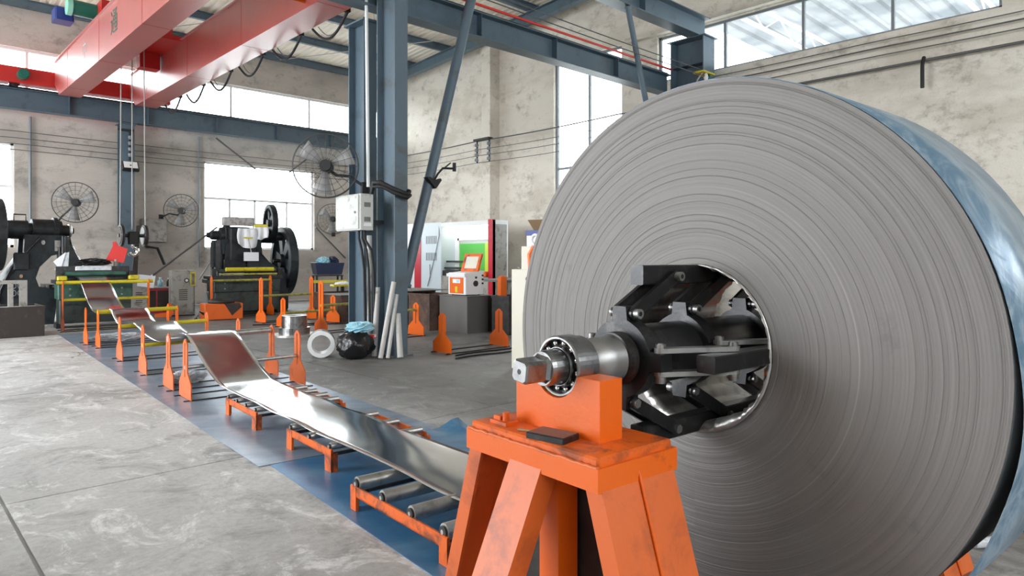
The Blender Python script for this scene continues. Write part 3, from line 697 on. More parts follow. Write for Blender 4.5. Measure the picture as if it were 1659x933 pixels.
runway('crane_runway_beam', 'higher blue crane runway beam ending over the stepped column', LW+.05, 14.7, 8.72, 6.76, .50, .34, .1)
def pipe(name, label, a, b, r, m='bluesteel', cat='brace'):
    t = thing(name, label, cat, a); d = Vector(b)-Vector(a); MB().cyl((0,0,0), d, r, n=20).build('pipe', M[m], t)
    MB().cyl(d*.0, d.normalized()*.05, r*1.25, n=20).build('lower_flange', M[m], t); MB().cyl(d-d.normalized()*.05, d, r*1.25, n=20).build('upper_flange', M[m], t)
    return t
pb = pipe('diagonal_brace_pipe', 'thick diagonal grey pipe brace rising from the dirty-footed column', (6.15, 8.95, 1.05), (7.68, 8.85, 6.74), .085, 'bluedirty')
pipe('diagonal_brace_pipe', 'slim shiny diagonal pipe brace below the higher runway beam', (12.9, 8.6, 2.6), (11.48, 8.6, 6.74), .06, 'bluesteel')
# clamp bracket on the diagonal pipe, left over from a fan
t = thing('fan_bracket', 'black clamp and bent arm left on the thick diagonal pipe', 'bracket', (6.58, 8.84, 2.74))
mb = MB(); mb.tube([(.03,-.05,.0),(.10,-.06,.12),(.2,-.06,.22),(.36,-.06,.23),(.42,-.06,.235)], .018, 8); mb.build('arm', M['rubber'], t)
MB().cyl((.44,-.06,.19),(.44,-.06,.33),.03,n=12).build('socket', M['rubber'], t)
MB().cyl((.25,-.06,.24),(.36,-.06,.32),.012,n=8).build('lever', M['rubber'], t)
mb = MB(); mb.prism([(-.13,.05),(-.05,-.02),(.06,-.12),(.17,.02),(.15,.05),(.06,.0),(-.06,.06)], 'y', -.075, .02); mb.build('clamp', M['rubber'], t)

for k, (z, dy) in enumerate(((5.62, 0), (5.80, .12))):
    o = MB().tube([(LW+.2+(13.75-LW-.2)*i/30, 8.15+dy, z + (.10 if k else .06)*(1-i/30) - .03*abs(math.sin(math.pi*i/10))) for i in range(31)], .011, 5).build('power_wire', M['wire'])
    tag(o, ('lower' if k == 0 else 'upper') + ' of two thin wires strung past the runway beams to the stepped column', 'wire')
t = thing('wire_terminal', 'red, green and yellow wire terminal on the stepped right column', 'terminal', (13.85, 8.2, 5.42))
MB().box(-.04,.25,-.06,.22,.0,.03).build('red_shelf', M['railred'], t); MB().box(-.14,.35,-.05,.22,.30,.34).build('yellow_arm', M['yellow'], t)
for k in range(2): MB().lathe([(.03,0),(.03,.05),(.1,.06),(.13,.03),(.2,.055),(.26,.04),(.30,.03),(.30,0)], 'z', 12, True, Matrix.Translation((.04+.14*k,0,0))).build('insulator', M['white' if k == 0 else 'greenmotor'], t)
MB().tube([(-.1,.0,.3),(-.25,.05,.1),(-.4,.1,-.3),(-.45,.12,-.8)], .02, 6).build('lead', M['galv'], t)
# ------------------------------------------------------------------ overhead crane
cr_ = thing('overhead_crane', 'red double-girder overhead travelling crane spanning the hall', 'crane', (4.8, 15.5, 5.8))
def girder(x0, x1, name):
    ya, yb = -6.6, 6.2; mb = MB()
    prf = [(ya,.0),(yb-.5,.0),(yb,.35),(yb,.93),(ya,.93)]
    mb.prism(prf, 'x', x0, x1); g_ = mb.build('girder', M['crane'], cr_)
    MB().box(x0-.05, x1+.05, ya, yb, .93, .955).build('top_flange', M['crane'], g_)
    MB().box((x0+x1)/2-.03, (x0+x1)/2+.03, ya, yb, .955, 1.0).build('trolley_rail', M['gunmetal'], g_)
    for k in range(4): MB().box(x0-.004, x1+.004, ya+1.6+k*3.2, ya+1.606+k*3.2, -.003, .93).build('seam', M['cranedark'], g_)
    return g_
ga = girder(-1.15, -.65, 'a'); gb = girder(.67, 1.23, 'b')
for yy in (6.55, -6.25):
    e = MB().bbox(-2.35, 1.8, yy-.22, yy+.22, .30, .72, .02).build('end_carriage', M['cranedark'], cr_)
    for xx in (-2.0, 1.45):
        MB().cyl((xx, yy-.08, .34), (xx, yy+.08, .34), .13, n=20).build('wheel', M['gunmetal'], e)
    if yy > 0:
        for xx in (-1.85,): mb = MB(); mb.cyl((xx, yy-.52, .50), (xx, yy-.2, .50), .13, n=16); mb.cyl((xx, yy-.58, .50),(xx, yy-.5,.5),.10,n=16); mb.build('drive_motor', M['greenmotor'], e)
# trolley with hoist
tr = MB(); tr.box(-1.05, 1.1, -.2, 1.6, 1.02, 1.14); tr.box(-1.0, -.3, -.15, .5, 1.14, 1.62); tr = tr.build('trolley', M['cranedark'], cr_, (0, 2.0, -.12))
MB().cyl((-1.5, .35, 1.45), (-.9, .35, 1.45), .17, n=18).build('travel_motor', M['greenmotor'], tr)
MB().cyl((-1.58, .35, 1.45), (-1.48, .35, 1.45), .19, n=18).build('motor_cover', M['mint'], tr)
MB().bbox(-1.75, -1.38, .6, 1.05, 1.2, 1.5, .03).build('blue_motor', M['bluemotor'], tr)
MB().cyl((-.4, .8, 1.42), (.7, .8, 1.42), .26, n=24).build('hoist_drum', M['cranedark'], tr)
mb = MB(); mb.cyl((.55, 1.0, 1.35), (.95, 1.0, 1.35), .2, n=18); mb.cyl((.95,1.0,1.35),(1.03,1.0,1.35),.15,n=18); mb.build('hoist_motor', M['greenmotor'], tr)
MB().bbox(-.62, -.1, 1.1, 1.55, 1.14, 1.5, .02).build('gearbox', M['gunmetal'], tr)
MB().bbox(.15, .62, 1.25, 1.6, .62, 1.04, .02).build('winch_frame', M['cranedark'], tr)
# maintenance cage rails under the near end of the second girder
mb = MB()
for (a, b) in [((.2,-4.1,-.18),(1.35,-4.1,-.18)),((.2,-5.2,-.18),(1.35,-5.2,-.18)),((1.35,-4.1,-.18),(1.35,-4.1,.25)),((1.35,-4.1,-.18),(1.35,-5.6,-.18)),((.2,-4.1,-.18),(.2,-5.6,-.18))]:
    mb.cyl(a, b, .03, n=8)
mb.build('cage_rail', M['orange'], cr_, (0, -.45, .30))
# festoon cable loops hanging from the second girder
for k in range(6):
    y0 = -4.9 + k*1.75; mb = MB(); dp = .32
    mb.tube([(1.30, y0 + 1.3*i/14, .02 - dp*math.sin(math.pi*i/14)) for i in range(15)], .024, 7); 
    lo = mb.build('festoon_cable', M['rubber'], cr_)
    MB().tube([(1.31, y0 + .1 + 1.0*i/12, .02 - dp*.85*math.sin(math.pi*i/12)) for i in range(13)], .009, 6).build('thin_cable', M['wire'], lo)
    MB().box(1.235, 1.33, y0-.04, y0+.04, .0, .07).build('cable_trolley', M['black'], lo)
# painted characters on the first girder's side
def text_mesh(body, size, name, m, parent, mw):
    cu = bpy.data.curves.new('lettering', 'FONT'); cu.body = body; cu.size = size; cu.align_x = 'CENTER'; cu.align_y = 'CENTER'; cu.extrude = .001
    to = bpy.data.objects.new('lettering', cu); C.objects.link(to); bpy.context.view_layer.update()
    me = bpy.data.meshes.new_from_object(to.evaluated_get(bpy.context.evaluated_depsgraph_get())); bpy.data.objects.remove(to)
    o = bpy.data.objects.new(name, me); C.objects.link(o); me.materials.clear(); me.materials.append(m); o.parent = parent; o.matrix_local = mw; return o
tm = Matrix.Rotation(R(-90), 4, 'Z') @ Matrix.Rotation(R(90), 4, 'X')
try:
    text_mesh('通', .55, 'painted_character', M['greenmotor'], ga, Matrix.Translation((-1.154, .15, .50)) @ tm)
    text_mesh('中', .46, 'painted_character', M['wirepale'], ga, Matrix.Translation((-1.154, 2.75, .50)) @ tm)
except Exception as ex: print('text', ex)
# ropes and hook block
hk = thing('hook_block', 'black and chrome crane hook block hanging on wire ropes before the slim column', 'hook block', (4.72, 18.5, 1.65))
for (dx, dy) in ((-.28, 0), (.0, .06), (.28, 0)):
    MB().cyl((dx, dy, .55), (dx*.9 + .0, dy-2.0*.0, 5.05), .012, n=6).build('wire_rope', M['wirepale'], hk)
for s_ in (-1, 1):
    sv = MB(); sv.cyl((s_*.26-.03, 0, .40), (s_*.26+.03, 0, .40), .27, n=28); sv = sv.build('sheave', M['black'], hk)
    MB().cyl((s_*.26-.045, 0, .40), (s_*.26-.031, 0, .40), .22, n=28).build('sheave_cover', M['chrome'] if s_ < 0 else M['steel'], sv)
MB().cyl((-.32,0,.40),(.32,0,.40),.045,n=12).build('sheave_pin', M['gunmetal'], hk)
mb = MB(); mb.bbox(-.12,.12,-.1,.1,.18,.5,.03); mb.build('crosshead', M['black'], hk)
mb = MB(); mb.tube([(0,-.02,.2),(0,-.02,.12)] + [(math.sin(R(a))*.10, -.02, .02+math.cos(R(a))*.10) for a in range(0, 250, 20)], .045, 10); mb.build('hook', M['chrome'], hk)

# ------------------------------------------------------------------ wires along the walls
for k, z in enumerate((4.42, 4.58, 4.74, 4.92)):
    n_ = ('lowest', 'second lowest', 'second highest', 'highest')[k]
    o = MB().tube([(LW+.1+(RW-LW-.4)*i/40, 22.45, z - .05*abs(math.sin(math.pi*i/20))) for i in range(41)], .011, 5).build('overhead_wire', M['wire']); tag(o, n_ + ' of four bare wires strung along the back wall', 'wire', 'wires on the back wall')
for k, (z, r_) in enumerate(((4.62,.010),(4.85,.010),(5.05,.010),(5.33,.02))):
    n_ = ('lowest', 'second lowest', 'third', 'topmost and thickest')[k]
    o = MB().tube([(14.5, 22.5-(22.5-9.5)*i/30, z - .04*abs(math.sin(math.pi*i/13.0))) for i in range(31)], r_, 5).build('overhead_wire', M['wire']); tag(o, n_ + ' wire crossing the tall window on the right wall', 'wire', 'wires on the right wall')
for k, z in enumerate((5.60, 5.76, 5.90)):
    n_ = ('lowest', 'middle', 'highest')[k]
    o = MB().tube([(14.85, 9.3-(9.3+8)*i/30, z - .02*abs(math.sin(math.pi*i/7.5))) for i in range(31)], (.012,.016,.011)[k], 5).build('wall_cable', M['wire']); tag(o, n_ + ' of three dark cables under the high right window', 'cable', 'cables under the high window')
t = thing('wall_pipe', 'dark pipe running along the right wall on a bent bracket', 'pipe', (14.85, 7.3, 5.33)); MB().cyl((0,0,0),(0,-15,0),.028,n=8).build('pipe', M['wire'], t)
for dy in (-3.25, -9.0): MB().tube([(0,dy,.06),(-.08,dy,-.06),(-.10,dy,-.12),(-.10,dy,-.55)], .035, 6).build('hanger', M['rubber'], t)
t = thing('insulator_rack', 'rack of stacked insulators bracketed to the right wall pilaster', 'insulators', (14.5, 16.6, 4.6))
MB().box(-.12,.08,-.35,.4,.72,.78).build('bracket_arm', M['rubber'], t)
for yy in (.3, -.3):
    MB().box(-.05,-.02,yy-.02,yy+.02,0,.72).build('strap', M['rubber'], t)
    for k in range(4): MB().lathe([(.05+k*.16,.0),(.05+k*.16,.055),(.1+k*.16,.07),(.15+k*.16,.05),(.15+k*.16,0)], 'z', 10, M=Matrix.Translation((-.06,yy,0))).build('insulator', M['grey'], t)
t = thing('insulator_rack', 'rack of insulators on the slim back column above the floodlight', 'insulators', (5.45, 22.05, 4.35))
MB().box(-.2,.2,-.04,.06,.85,.90).build('bracket_arm', M['rubber'], t); MB().box(.08,.12,-.02,.02,.0,.85).build('strap', M['rubber'], t)
for k in range(4): MB().lathe([(.1+k*.17,.0),(.1+k*.17,.05),(.16+k*.17,.065),(.2+k*.17,.05),(.2+k*.17,0)], 'z', 10, M=Matrix.Translation((.1,-.05,0))).build('insulator', M['grey'], t)
t = thing('floodlight', 'small flat black floodlight with pale lens on the slim back column', 'floodlight', (5.55, 21.93, 4.05))
Mf = Matrix.Rotation(R(-32), 4, 'X'); MB().bbox(-.22,.22,-.06,.06,0,.3,.02,Mf).build('housing', M['black'], t); MB().box(-.18,.18,-.068,-.061,.04,.26,Mf).build('lens', M['white'], t); MB().box(-.03,.03,.0,.20,.1,.16).build('bracket', M['black'], t)
# diagonal wall struts and conduits
for (a, b, lab) in [((6.2,22.5,.9),(8.2,22.5,2.5),'dark pole leaning diagonally on the back wall beside the window'), ((8.2,22.6,5.4),(9.5,22.6,4.5),'thin diagonal strut above the left part of the big window'), ((11.7,22.6,5.3),(10.7,22.6,4.5),'thin diagonal strut above the right part of the big window'), ((11.7,22.6,2.6),(12.9,22.6,1.5),'thin diagonal strut below the big window corner')]:
    o = MB().cyl(a, b, .028, n=8).build('wall_strut', M['wire']); tag(o, lab, 'strut')
for (x, z0, z1, lab) in [(3.25,1.2,5.4,'vertical grey conduit between left window and slim column'), (7.7,1.2,5.4,'vertical grey-green conduit at the edge of the big window')]:
    o = MB().cyl((x,22.72,z0),(x,22.72,z1),.035,n=8).build('conduit', M['grey']); tag(o, lab, 'conduit')

# ------------------------------------------------------------------ wall fans
def fan(label, hub, mount, yaw, rad=.5, tilt=0.0, rim=True):
    """industrial fan: cage, blades, motor, bent arm to its mounting"""
    t = thing('wall_fan', label, 'fan', hub, 0, 'industrial wall fans'); Rm = Matrix.Rotation(yaw, 4, 'Z') @ Matrix.Rotation(tilt, 4, 'X')
    mb = MB()
    for f_ in (-1, 1):
        for r_ in ([1.0,.98] if f_ < 0 else [1.0]) + [.8,.6,.4,.22]:
            dep = f_*.07*(1-(r_)**2) + f_*.012; mb.ring((0,dep,0),(0,1,0),rad*r_,.008 if r_ > .95 else .0028,44,4,Rm)
        for k in range(20):
            a = 2*math.pi*k/20
            mb.tube([(math.cos(a)*rad*q, f_*(.07*(1-q*q)+.012), math.sin(a)*rad*q) for q in (.15,.4,.65,.85,1)], .0034, 4, False, Rm)
    mb.build('cage', M['fan'], t)
    for k in range(3):
        mb = MB(); b0 = 2*math.pi*k/3+.4; vs = []
        for q in (.2,.45,.7,.92):
            for w_ in (-.34,.34): vs.append((math.cos(b0+w_)*rad*q, .03*(1 if w_ > 0 else -1), math.sin(b0+w_)*rad*q))
        mb.add(vs, [(2*i,2*i+1,2*i+3,2*i+2) for i in range(3)], True, Rm); bl = mb.build('blade', M['fanblade'], t)
        bl.modifiers.new('t','SOLIDIFY').thickness = .004
    mb = MB(); mb.cyl((0,-.10,0),(0,.05,0),.085,n=18,M=Rm); mb.cyl((0,.05,0),(0,.22,0),.10,n=18,M=Rm); mb.build('motor', M['rubber'], t)
    d = Vector(mount)-Vector(hub); e = Rm @ Vector((0,.2,0))
    mb = MB(); mb.tube([e, e+Vector((d.x*.2,d.y*.3,-.12)), Vector((d.x*.6,d.y*.6,d.z*.5+.02)), Vector((d.x*.9,d.y*.9,d.z*.8)), d], .024, 8); mb.build('arm', M['rubber'], t)
    mb = MB(); mb.cbox(tuple(d), (.12,.05,.2)); mb.build('mounting_plate', M['rubber'], t)
fan('round wall fan behind the left press', (3.95, 20.8, 2.96), (3.8, 22.74, 2.3), R(-20), .53)
fan('round wall fan above the small grey wall box, between column and window', (6.95, 22.0, 2.95), (6.6, 22.76, 2.75), R(-30), .5)
fan('large spread-wire fan bracketed on the column over the electrical box', (5.15, 9.62, 2.93), (5.72, 9.42, 2.6), R(-35), .5)
fan('round wall fan to the right of the big window', (12.1, 22.1, 2.9), (12.5, 22.76, 2.4), R(-35), .55)

# ------------------------------------------------------------------ electrical box, conduits and clutter at the twin columns
t = thing('electrical_box', 'stained pale grey electrical box on the twin blue columns', 'electrical box', (5.55, 9.28, 1.92))
MB().bbox(-.21,.02,-.36,.36,0,.55,.012).build('enclosure', M['elecbox'], t)
d_ = MB().bbox(-.232,-.212,-.33,.34,.02,.53,.006).build('door', M['elecbox'], t); MB().cyl((-.25,-.25,.27),(-.232,-.25,.27),.018,n=12).build('lock', M['steel'], d_)
for zz in (.35,.13):
    for k in range(5): MB().box(-.14+k*.022,-.128+k*.022,-.364,-.358,zz,zz+.07).build('vent_slot', M['black'], t)
MB().box(-.15,-.02,-.366,-.359,.06,.11).build('sticker', M['paper'], t)
MB().box(.02,.24,-.3,.3,.1,.16).build('mounting_bar', M['gunmetal'], t)
for k, (dy, bx) in enumerate(((-.2,.0),(-.26,.05),(-.1,-.02))):
    MB().tube([(-.08,dy,.0),(-.08,dy,-.12),(-.02+bx,dy-.02,-.3),(.03+bx,dy,-.6),(.05+bx,dy,-1.5)], .02, 7).build('cable', M['rubber'], t)
mb = MB(); mb.tube([(.0,-.36,.62),(-.02,-.42,.72),(.05,-.5,.72),(.2,-.62,.62),(.42,-.66,.55),(.50,-.6,.6),(.49,-.4,.66)], .04, 8); mb.tube([(.0,-.34,.56),(-.02,-.40,.66),(.08,-.5,.66),(.2,-.64,.56),(.42,-.68,.5),(.52,-.6,.55)], .03, 8); mb.build('cable_bundle', M['rubber'], t)
o = MB().cyl((5.72,9.32,2.62),(5.70,9.38,7.6),.026,n=10).build('white_conduit', M['white']); tag(o, 'white conduit running up between the twin columns', 'conduit')
def leaning(label, a, b, r, m='paper'):
    t = thing('cardboard_tube', label, 'tube', a, 0, 'tubes leaning on the columns'); d = Vector(b)-Vector(a); e_ = MB().cyl((0,0,0), d, r, n=14).build('tube_body', M[m], t)
    MB().cyl(d, d+d.normalized()*.004, r*.8, n=12).build('hollow_end', M['oilstain'], t); return t
M['tubewhite'] = mat('scuffed_white_tube', (.50,.49,.47), .6, 0, (.28,.26,.24), 9, .52, .7)
leaning('long white tube standing upright under the electrical box', (5.62,9.12,.0), (5.68,9.22,1.85), .038, 'tubewhite')
leaning('shorter white tube standing beside the upright long one', (5.62,8.98,0), (5.70,9.02,1.05), .042, 'tubewhite')
leaning('scuffed tube leaning steeply on the dirty-footed column', (5.50,8.62,.02), (5.76,8.66,1.14), .036, 'tubewhite')
leaning('thinner scuffed tube leaning with its top on the column web', (5.58,8.55,.02), (5.80,8.64,.95), .03, 'tubewhite')
leaning('short fat tube leaning lowest beside the column foot', (5.74,8.46,.02), (5.80,8.62,.66), .045, 'tubewhite')
t = thing('rubbish_bag', 'black plastic rubbish bag at the foot of the twin columns', 'bag', (5.30,9.0,0))
mb = MB(); random.seed(3); base = len(mb.v); nu, nv_ = 28, 16; vs = []
for j in range(nv_+1):
    for i in range(nu):
        a = 2*math.pi*i/nu; ph = math.pi*j/nv_; r_ = .27*(1+.09*math.sin(5*a+ph*3)+.06*math.sin(9*a-ph*5)+random.uniform(-.05,.05)); zz = .19-.22*math.cos(ph)*(1 if math.cos(ph) > 0 else .85)
        vs.append((math.cos(a)*math.sin(ph)**.7*r_, math.sin(a)*math.sin(ph)**.7*r_, max(0, .20-.21*math.cos(ph)+random.uniform(-.012,.012))))
mb.add(vs, [(j*nu+i, j*nu+(i+1)%nu, (j+1)*nu+(i+1)%nu, (j+1)*nu+i) for j in range(nv_) for i in range(nu)], True); mb.build('bag_body', M['plastic_bag'], t)
t = thing('film_roll', 'white roll core lying behind the black rubbish bag', 'roll', (5.02,9.52,.0), R(-28))
mb = MB()
mb.lathe([(-.16,.14),(-.16,.20),(.16,.20),(.16,.14),(-.16,.14)], 'y', 28, False, Matrix.Translation((0,0,.20))); mb.build('core', M['white'], t)
for k in (-.05,.08): MB().lathe([(k-.02,.2005),(k-.02,.204),(k+.02,.204),(k+.02,.2005)], 'y', 28, False, Matrix.Translation((0,0,.2))).build('black_band', M['black'], t)
t = thing('packaging', 'crumpled pale blue packaging lying on the rubbish bag', 'packaging', (5.37,9.0,.40))
MB().crumple((0,0,.05),.17,(1,.9,.4),9,.45).build('wrapper', M['ltblue'], t)
t = thing('red_packet', 'small red and white packet on the rubbish bag', 'packet', (5.52,8.86,.30), R(30)); MB().bbox(-.06,.06,-.04,.04,0,.05,.01).build('packet_body', M['red'], t); MB().box(-.03,.03,-.042,.042,.01,.052).build('white_band', M['paper'], t)

# ------------------------------------------------------------------ upright stands and spool on the right of the line
def pair(label, p0, p1, tall, bars, far=True, base=True):
    a, b = Vector(p0), Vector(p1); d = b-a; W = d.length; rot = math.atan2(d.y, d.x)
    t = thing('roller_stand', label, 'roller stand', (a.x,a.y,0), rot, 'spare roller stands'); me = pm_tall if tall else pm_short
    for x in (0, W) if far else (0,):
        o = bpy.data.objects.new('side_plate', me); C.objects.link(o); o.parent = t; o.location = (x, 0, .012)
    if base:
        for s_ in (-.19,.19): MB().box(-.06, W+.07, s_-.012, s_+.012, 0, .016).build('floor_bar', M['black'], t)
    for (z, r, mk) in bars: MB().cyl((0,0,z),(W,0,z),r,n=12).build('roller', M[mk], t)
    return t
pair('tall orange roller stand in front of the right press with a yellow bar', (6.62,15.45), (7.93,15.55), True, [(.62,.028,'olive')])
pair('short orange roller stand with yellow bar beside the silver spool', (6.53,14.1), (7.86,14.35), False, [(.30,.026,'olive')])
pair('tall orange roller stand right behind the silver spool', (6.58,12.5), (7.85,12.6), True, [(.55,.028,'olive')])
pair('pair of tall orange posts close against the right press bed', (6.25,17.55), (7.75,17.5), True, [(.93,.03,'olive')])
pair('short orange roller stand just right of the dirty-footed column', (6.45,10.75), (7.72,10.85), False, [(.5,.026,'olive')])
pair('short empty orange roller stand nearest the beige control cabinet', (6.57,8.53), (7.80,8.55), False, [])
t = thing('metal_spool', 'silver turned metal spool standing on a round flange plate', 'spool', (6.0,12.45,0))
MB().lathe([(0,.0),(0,.43),(.035,.43),(.035,.28)], 'z', 40, False).build('flange_plate', M['galv'], t)
MB().lathe([(.035,.29),(.16,.29),(.16,.24),(.20,.24),(.36,.235),(.385,.235),(.385,.135),(.2,.135)], 'z', 40, False).build('hub', M['steel'], t)
MB().lathe([(.386,.14),(.392,.14),(.392,.232),(.386,.232)], 'z', 40, False).build('rim', M['white'], t)

# ------------------------------------------------------------------ gap-frame presses
def wheel(parent, name, x, y, z, r, wd, spokes, m, hole=True):
    """spoked wheel, axis along local x"""
    T_ = Matrix.Translation((x,y,z)); ri = r*.80
    mb = MB(); mb.lathe([(-wd/2,ri),(-wd/2,r-.015),(-wd/2+.015,r),(wd/2-.015,r),(wd/2,r-.015),(wd/2,ri),(-wd/2,ri)], 'x', 44, False, T_); mb.lathe([(-wd*.6,0),(-wd*.6,r*.2),(wd*.6,r*.2),(wd*.6,0)], 'x', 24, False, T_)
    o = mb.build(name, m, parent)
    for k in range(spokes):
        a = 2*math.pi*k/spokes+.3; sp_ = MB(); Ma = T_ @ Matrix.Rotation(a, 4, 'X')
        sp_.prism([(-r*.11,r*.15),(r*.11,r*.15),(r*.16,ri+.01),(-r*.16,ri+.01)], 'x', -wd*.22, wd*.22, Ma); sp_.build('spoke', m, o)
    return o
def press(label, loc, rz, wheels, body_m):
    t = thing('punch_press', label, 'press', loc, rz, 'punch presses')
    fr = [(-1.0,0),(-.98,.55),(-.80,1.0),(-.28,1.62),(-.25,2.02),(.78,2.02),(.78,1.62),(.42,1.55),(.12,1.30),(.02,1.05),(.10,.86),(.42,.80),(.95,.80),(.95,.55),(.55,.40),(.48,0)]
    for s_ in (-1, 1):
        mb = MB(); y0, y1 = (.26,.40) if s_ > 0 else (-.40,-.26); mb.prism(fr, 'y', y0, y1); f_ = mb.build('side_frame', body_m, t)
        rib = [(-.96,.2),(-.92,.55),(-.74,.98),(-.22,1.62)]
        MB().tube([(x, s_*.41, z) for x, z in rib], .03, 6).build('frame_rib', body_m, f_)
        mb = MB(); mb.box(-.62,-.28,s_*.40 if s_ > 0 else -.415,.415 if s_ > 0 else -.40,.62,1.0); pl = mb.build('cover_plate', M['machine'], f_)
        mb = MB()
        for k in range(4): mb.ring((-.53+.16*(k%2), s_*.417, .73+.16*(k//2)), (0,1,0), .06, .012, 16, 4)
        mb.build('cast_emblem', M['grey'], pl)
    MB().box(-.9,.4,-.26,.26,.05,.75).build('base_block', M['machine'], t)
    MB().prism([(-.8,1.0),(-.28,1.62),(-.1,1.62),(-.1,1.0)], 'y', -.26, .26).build('back_web', M['machine'], t)
    mb = MB(); mb.lathe([(-.95,0),(-.95,.13),(-.75,.13),(-.75,.21),(-.1,.21),(-.1,.16),(.0,.16),(.0,.25),(.55,.25),(.55,.30),(.66,.30),(.68,.24),(.78,.22),(.80,.13),(1.0,.13),(1.05,.08),(1.12,.07),(1.12,0)], 'x', 28, False, Matrix.Translation((0,0,2.14))); mb.build('crank_housing', M['machine'], t)
    mb = MB(); mb.tube([(-.45,-.06,2.33),(-.45,-.06,2.48),(-.15,-.06,2.48),(-.15,-.06,2.33)], .018, 6); mb.build('lifting_handle', M['gunmetal'], t)
    MB().box(.72,.98,-.2,.2,1.25,1.95).build('slide', M['machine2'], t)
    MB().cyl((.86,0,1.0),(.86,0,1.3),.07,n=14).build('ram', M['steel_worn'], t)
    for s_ in (-.23,.23): MB().box(.76,.94,s_-.035,s_+.035,1.15,2.0).build('gib', M['gunmetal'], t)
    MB().box(.35,1.15,-.45,.45,.80,.90).build('bolster', M['gunmetal'], t)
    MB().box(.6,1.05,-.25,.25,.90,1.0).build('die', M['steel_worn'], t)
    mb = MB(); mb.cyl((.62,-.43,1.75),(.62,-.43,1.15),.05,n=12); mb.cyl((.62,-.43,1.15),(.62,-.43,.95),.03,n=12); mb.build('counterbalance', M['gunmetal'], t)
    mb = MB(); mb.cyl((.9,-.3,1.5),(1.25,-.34,.9),.02,n=8); mb.cyl((.95,-.3,1.5),(.95,-.34,.95),.015,n=8); mb.build('linkage_rod', M['steel_worn'], t)
    for (x,z,r,wd,sp_,m) in wheels: wheel(t, 'flywheel', x, 0, z, r, wd, sp_, m)
    mb = MB(); mb.cyl((-1.25,.0,1.42),(-.7,.0,1.42),.05,n=10); mb.build('back_shaft', M['gunmetal'], t)
    return t
pl_ = press('dark gap-frame punch press facing right behind the rusty scrap bin', (2.70, 18.75, 0), R(2), [(-.86,2.02,.80,.24,5,M['machine'])], M['machine2']); pl_.scale = (.74, 1, 1)
pr_ = press('dark punch press facing left with two spoked flywheels and hanging white cloth', (7.95, 19.4, 0), R(172), [(-.62,2.52,.55,.16,5,M['machine']),(-1.02,1.42,1.0,.24,6,M['machine2'])], M['machine2'])
# extra housings of the right press
MB().bbox(-.1,.62,-.5,-.2,1.45,2.25,.04).build('front_guard', M['machine'], pr_)
MB().bbox(-.1,.62,.30,.55,1.45,2.35,.04).build('front_guard', M['machine'], pr_)
MB().prism([(-.95,.05),(.15,.05),(.15,1.62),(-.1,1.62),(-.95,1.0)], 'y', .42, .62).build('side_shield', M['machine2'], pr_)
MB().prism([(.78,1.1),(.70,1.9),(.35,2.1),(.2,2.1),(.2,1.1)], 'y', .42, .5).build('slide_guard', M['machine'], pr_)
mb = MB(); mb.tube([(-.9,-.42,.2),(-.86,-.45,.8),(-.6,-.45,1.3),(-.1,-.44,1.75),(.1,-.44,1.95)], .03, 7); mb.build('air_pipe', M['gunmetal'], pl_)
MB().bbox(-.55,-.15,-.5,-.41,1.25,1.62,.03).build('clutch_cover', M['machine'], pl_)
MB().cyl((.2,-.44,1.85),(.2,-.41,1.85),.05,n=14).build('oil_cap', M['steel_worn'], pl_); MB().cyl((-.35,-.44,1.1),(-.35,-.405,1.1),.04,n=14).build('brass_plug', M['card'], pl_)
MB().cyl((.7,-.46,1.6),(.7,-.46,2.0),.06,n=12).build('air_cylinder', M['gunmetal'], pl_)
MB().lathe([(.98,0),(.98,.16),(1.02,.17),(1.06,.13),(1.06,0)], 'x', 20, False, Matrix.Translation((0,0,2.14))).build('crank_collar', M['galv'], pl_)
mb = MB(); mb.tube([(.95,-.2,2.0),(1.0,-.3,1.7),(.92,-.34,1.4),(1.0,-.3,1.1)], .02, 6); mb.build('hose', M['rubber'], pl_)
MB().box(.5,.72,-.44,-.41,1.66,1.9).build('maker_plate', M['greybox'], pl_)
mb = MB()
for k in range(5): mb.cyl((.3+.16*k,-.47,.86),(.3+.16*k,-.44,.86),.03,n=8)
mb.build('bolster_bolt', M['steel_worn'], pl_)
# paper on left press
t = thing('paper_sheet', 'bent bluish plastic sheet hung in the throat of the left press', 'sheet', (3.05,18.20,1.12), R(-12))
mb = MB(); mb.prism([(0,.12),(.14,0),(.42,.05),(.40,.55),(.22,.50)], 'y', -.008, .0); mb.build('sheet_leaf', M['clearfilm'], t); mb = MB(); mb.prism([(-.02,.30),(.22,.52),(.12,.1)], 'y', -.03, -.02); mb.build('folded_flap', M['paper'], t)
def cloth(label, loc, rz, w_, h_, mk, seed):
    random.seed(seed); vs = []; nx, nz = 10, 12; t = thing('hanging_cloth', label, 'cloth', loc, rz)
    for j in range(nz+1):
        for i in range(nx+1):
            a, b = i/nx, j/nz; vs.append(((a-.5)*w_*(1+.15*math.sin(b*3)), -.05*math.sin(a*9+seed)*b-.02*math.sin(a*17), -b*h_*(1-.25*abs(a-.5)*(1+math.sin(seed+a*4)))))
    mb = MB(); mb.add(vs, [(j*(nx+1)+i, j*(nx+1)+i+1, (j+1)*(nx+1)+i+1, (j+1)*(nx+1)+i) for j in range(nz) for i in range(nx)], True); o = mb.build('cloth_body', M[mk], t); o.modifiers.new('t','SOLIDIFY').thickness = .006
    return t
c1 = cloth('white shirt with yellow trim hung on the right press housing', (7.62,18.66,2.32), R(-6), .50, .55, 'paper', 2)
MB().box(-.12,.12,-.07,-.055,-.28,-.24).build('yellow_print', M['yellow'], c1)
c2 = cloth('second white cloth overlapping the shirt on the right press', (8.0,18.66,2.42), R(-20), .36, .42, 'paper', 5)
MB().box(-.18,.18,-.05,-.02,-.05,.02).build('yellow_collar', M['yellow'], c2)
